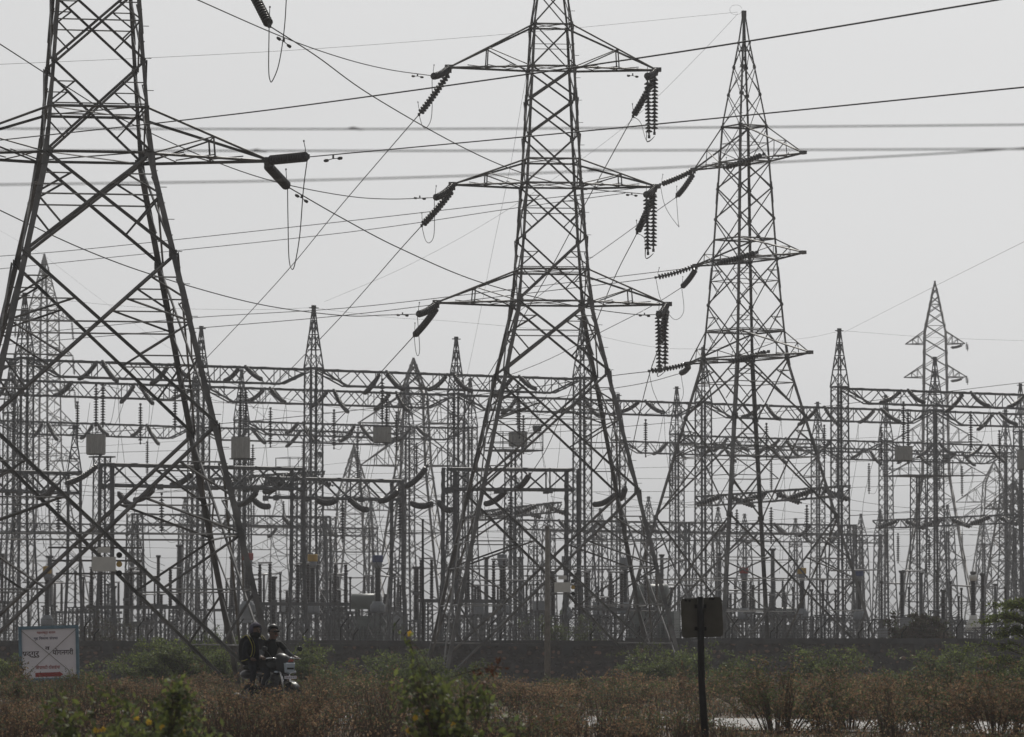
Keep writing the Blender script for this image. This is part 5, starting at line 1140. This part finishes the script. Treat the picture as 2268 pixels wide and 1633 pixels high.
    for s in (-1, 1):
        m_ = MB().tube([(.40, s * .22, 1.06), (.43, s * .32, 1.16), (.42, s * .38, 1.21)], .008, 6).build('mirror', 'fitting', t, True)
        q = ell(MB(), (0, 0, 0), .018, .065, .05).build('mirror_shell', 'moto_paint', m_, True); q.location = (.42, s * .40, 1.23)
        ell(MB(), (.52, s * .20, .80), .04, .045, .022).build('turn_signal', 'lens', t, True)
        MB().tube([(.36, s * .33, 1.05), (.33, s * .43, 1.035)], .018, 8).build('grip', 'rubber', t, True)
        MB().tube([(.45, s * .2, 1.06), (.46, s * .40, 1.045)], .006, 5).build('lever', 'chrome', t)
        MB().bar((-.02, s * .12, .33), (-.02, s * .27, .33), .03).build('footrest', 'rubber', t)
    return t
motorcycle()
def person(label, sk, mats, matf, group='riders on the motorcycle'):
    """sk: list of (name, parent, (x,y,z), radius)"""
    idx = {n_: i for i, (n_, *_r) in enumerate(sk)}; me = bpy.data.meshes.new('body'); me.from_pydata([s_[2] for s_ in sk], [(idx[s_[1]], i) for i, s_ in enumerate(sk) if s_[1]], [])
    o = bpy.data.objects.new('body', me); col.objects.link(o); o.modifiers.new('skin', 'SKIN'); sb = o.modifiers.new('sub', 'SUBSURF'); sb.levels = 2; sb.render_levels = 2
    for i, s_ in enumerate(sk):
        r = s_[3]; me.skin_vertices[0].data[i].radius = (r, r) if not isinstance(r, tuple) else r
    me.skin_vertices[0].data[0].use_root = True
    bpy.context.view_layer.update(); m2 = bpy.data.meshes.new_from_object(o.evaluated_get(bpy.context.evaluated_depsgraph_get())); bpy.data.objects.remove(o)
    m2.materials.clear()
    for m_ in mats: m2.materials.append(MATS[m_])
    m2.polygons.foreach_set('material_index', [matf(p.center) for p in m2.polygons]); m2.polygons.foreach_set('use_smooth', [True] * len(m2.polygons))
    t = thing('person', label, 'person', MB_, MROT, group); link('body', m2, t); return t
def skeleton(pel, ch, nk, hd, hd_r, sh, el, ha, hipw, kn, an, ft):
    S = [('pelvis', None, pel, (.155, .125)), ('belly', 'pelvis', tuple((pel[i] + ch[i]) / 2 for i in range(3)), (.15, .115)), ('chest', 'belly', ch, (.175, .12)), ('neck', 'chest', nk, .058), ('jaw', 'neck', (hd[0] + .012, hd[1], hd[2] - .085), .065), ('head', 'jaw', hd, (hd_r * .92, hd_r)), ('crown', 'head', (hd[0] - .012, hd[1], hd[2] + .075), .072),
         ('nose', 'head', (hd[0] + hd_r + .012, hd[1], hd[2] - .025), .016)]
    for s, n_ in ((1, 'l'), (-1, 'r')):
        S += [('ear' + n_, 'head', (hd[0] - .01, hd[1] + s * (hd_r + .005), hd[2] - .015), .018), ('sh' + n_, 'chest', (sh[0], nk[1] * .5 + s * sh[1], sh[2]), .068), ('el' + n_, 'sh' + n_, (el[0], s * el[1], el[2]), .05), ('wr' + n_, 'el' + n_, (ha[0] - .07, s * ha[1], ha[2] + .02), .034), ('pa' + n_, 'wr' + n_, (ha[0], s * ha[1], ha[2] + .012), .036)]
        for f, (dy, ln_) in enumerate(((-.033, .04), (-.011, .047), (.011, .043), (.032, .034))):
            S += [(f'f{f}a' + n_, 'pa' + n_, (ha[0] + ln_, s * ha[1] + dy, ha[2] + .012), .010), (f'f{f}b' + n_, f'f{f}a' + n_, (ha[0] + ln_ * .85, s * ha[1] + dy, ha[2] - .03), .0085)]
        S += [('th' + n_, 'pa' + n_, (ha[0] + .008, s * (ha[1] - .045), ha[2] - .018), .011), ('hip' + n_, 'pelvis', (pel[0] + .06, s * hipw, pel[2] - .02), .10), ('kn' + n_, 'hip' + n_, (kn[0], s * kn[1], kn[2]), .07), ('an' + n_, 'kn' + n_, (an[0], s * an[1], an[2]), .048), ('to' + n_, 'an' + n_, (ft[0], s * ft[1], ft[2]), .042)]
    return S
def hair_shell(t, c, r, mt, name, cut=.0, front=.35):
    mb = ell(MB(), (0, 0, 0), r, r * .93, r * 1.08, 18, 12); mb.f = [f for f in mb.f if not (sum(mb.v[i][0] for i in f) / 4 > front * r and sum(mb.v[i][2] for i in f) / 4 < .42 * r) and sum(mb.v[i][2] for i in f) / 4 > cut * r]; mb.mi = [0] * len(mb.f)
    o = mb.build(name, mt, t, True); o.location = c; sd = o.modifiers.new('thick', 'SOLIDIFY'); sd.thickness = .018; return o
DH = (.10, .02, 1.545)
drv = person('rider in dark jacket and sunglasses steering the motorcycle', skeleton((-.10, 0, .93), (.0, 0, 1.22), (.06, .01, 1.405), DH, .092, (.02, .20, 1.34), (.20, .31, 1.12), (.34, .38, 1.05), .11, (.24, .21, .74), (.0, .20, .40), (.14, .20, .355)),
             ['cloth_black', 'skin', 'jeans', 'cloth_grey'], lambda c: 1 if c[2] > 1.41 or (c[0] > .27 and c[2] > 1.0 and abs(c[1]) > .33) else 2 if c[2] < .88 else 3 if (c[2] < 1.22 and abs(c[1]) > .24) else 0)
hair_shell(drv, (DH[0] - .012, DH[1], DH[2] + .035), .112, 'hair', 'hair', -.35, .30)
MB().box((DH[0] + .095, DH[1] + .036, DH[2] + .012), (.02, .058, .036)).box((DH[0] + .095, DH[1] - .036, DH[2] + .012), (.02, .058, .036)).box((DH[0] + .10, DH[1], DH[2] + .022), (.012, .02, .01)).bar((DH[0] + .09, DH[1] + .066, DH[2] + .018), (DH[0] - .01, DH[1] + .096, DH[2] + .014), .008).bar((DH[0] + .09, DH[1] - .066, DH[2] + .018), (DH[0] - .01, DH[1] - .096, DH[2] + .014), .008).build('sunglasses', 'glasses', drv)
MB().box((DH[0] + .092, DH[1], DH[2] - .062), (.012, .045, .010)).build('mouth', 'moto_red', drv)
PH = (-.30, -.11, 1.575)
pas = person('pillion rider in dark hooded top sitting behind the driver', skeleton((-.50, 0, .97), (-.44, -.03, 1.26), (-.36, -.09, 1.43), PH, .092, (-.42, .20, 1.36), (-.40, .31, 1.12), (-.22, .22, 1.02), .11, (-.14, .27, .80), (-.30, .23, .42), (-.17, .24, .375)),
             ['cloth_navy', 'skin', 'jeans'], lambda c: 1 if c[2] > 1.46 or (c[0] > -.27 and 1.0 < c[2] < 1.07 and abs(c[1]) < .27) else 2 if c[2] < .92 else 0)
hair_shell(pas, (PH[0] - .02, PH[1], PH[2] + .02), .128, 'hood', 'hood', -.55, .42)
hair_shell(pas, (PH[0] - .012, PH[1], PH[2] - .075), .112, 'cloth_black', 'scarf', -1.2, 2.0).scale = (1, 1, .62)
for s in (-1, 1): ell(MB(), (0, 0, 0), .012, .014, .010, 8, 6).build('eye', 'glasses', pas, True).location = (PH[0] + .086, PH[1] + s * .034, PH[2] + .012)
bp = thing('backpack', 'black backpack with twin yellow strap lines on the pillion rider', 'backpack', MB_, MROT)
ell(MB(), (-.66, -.06, 1.20), .13, .19, .29, 16, 12, .7).build('pack', 'cloth_black', bp, True)
ell(MB(), (-.77, -.06, 1.10), .06, .13, .14, 14, 9, .7).build('front_pocket', 'cloth_black', bp, True)
for s in (-1, 1):
    for k, mt in ((0, 'cloth_black'), (1, 'strap_yellow'), (2, 'strap_yellow')):
        off = (0, -.024, .024)[k]; y = s * .15 - .04 + off; ex = .012 if k else 0
        pts = [(-.60, y, 1.44), (-.47, y, 1.475 + ex), (-.345 + ex, y - .01, 1.40), (-.275 + ex, y, 1.26), (-.29 + ex, y + s * .02, 1.10), (-.38, y + s * .07, 1.02), (-.56, y + s * .05, 1.0)]
        MB().tube(cat([Vector(p) for p in pts], 5), .026 if k == 0 else .009, 8).build('strap' if k == 0 else 'strap_line', mt, bp, True)

# ------------------------------------------------------------------ haze: one even body of air round everything
hz = bpy.data.materials.new('haze_air'); hz.use_nodes = True; n_ = hz.node_tree; n_.nodes.remove(n_.nodes['Principled BSDF'])
pv = n_.nodes.new('ShaderNodeVolumePrincipled'); pv.inputs['Color'].default_value = (.90, .93, .98, 1); pv.inputs['Density'].default_value = .00026; pv.inputs['Anisotropy'].default_value = .2
n_.links.new(pv.outputs[0], n_.nodes['Material Output'].inputs['Volume']); MATS['haze_air'] = hz
hb = MB().box((0, 690, 30), (1460, 1500, 64)).build('haze', 'haze_air'); hb['kind'] = 'stuff'; hb['label'] = 'grey dusty haze filling the air over the yard'
dup = {k: v for k, v in LABELS.items() if v > 1}
if dup: print('DUP', dup)
lw = [k for k in LABELS if not 4 <= len(k.split()) <= 16]
if lw: print('LEN', lw)
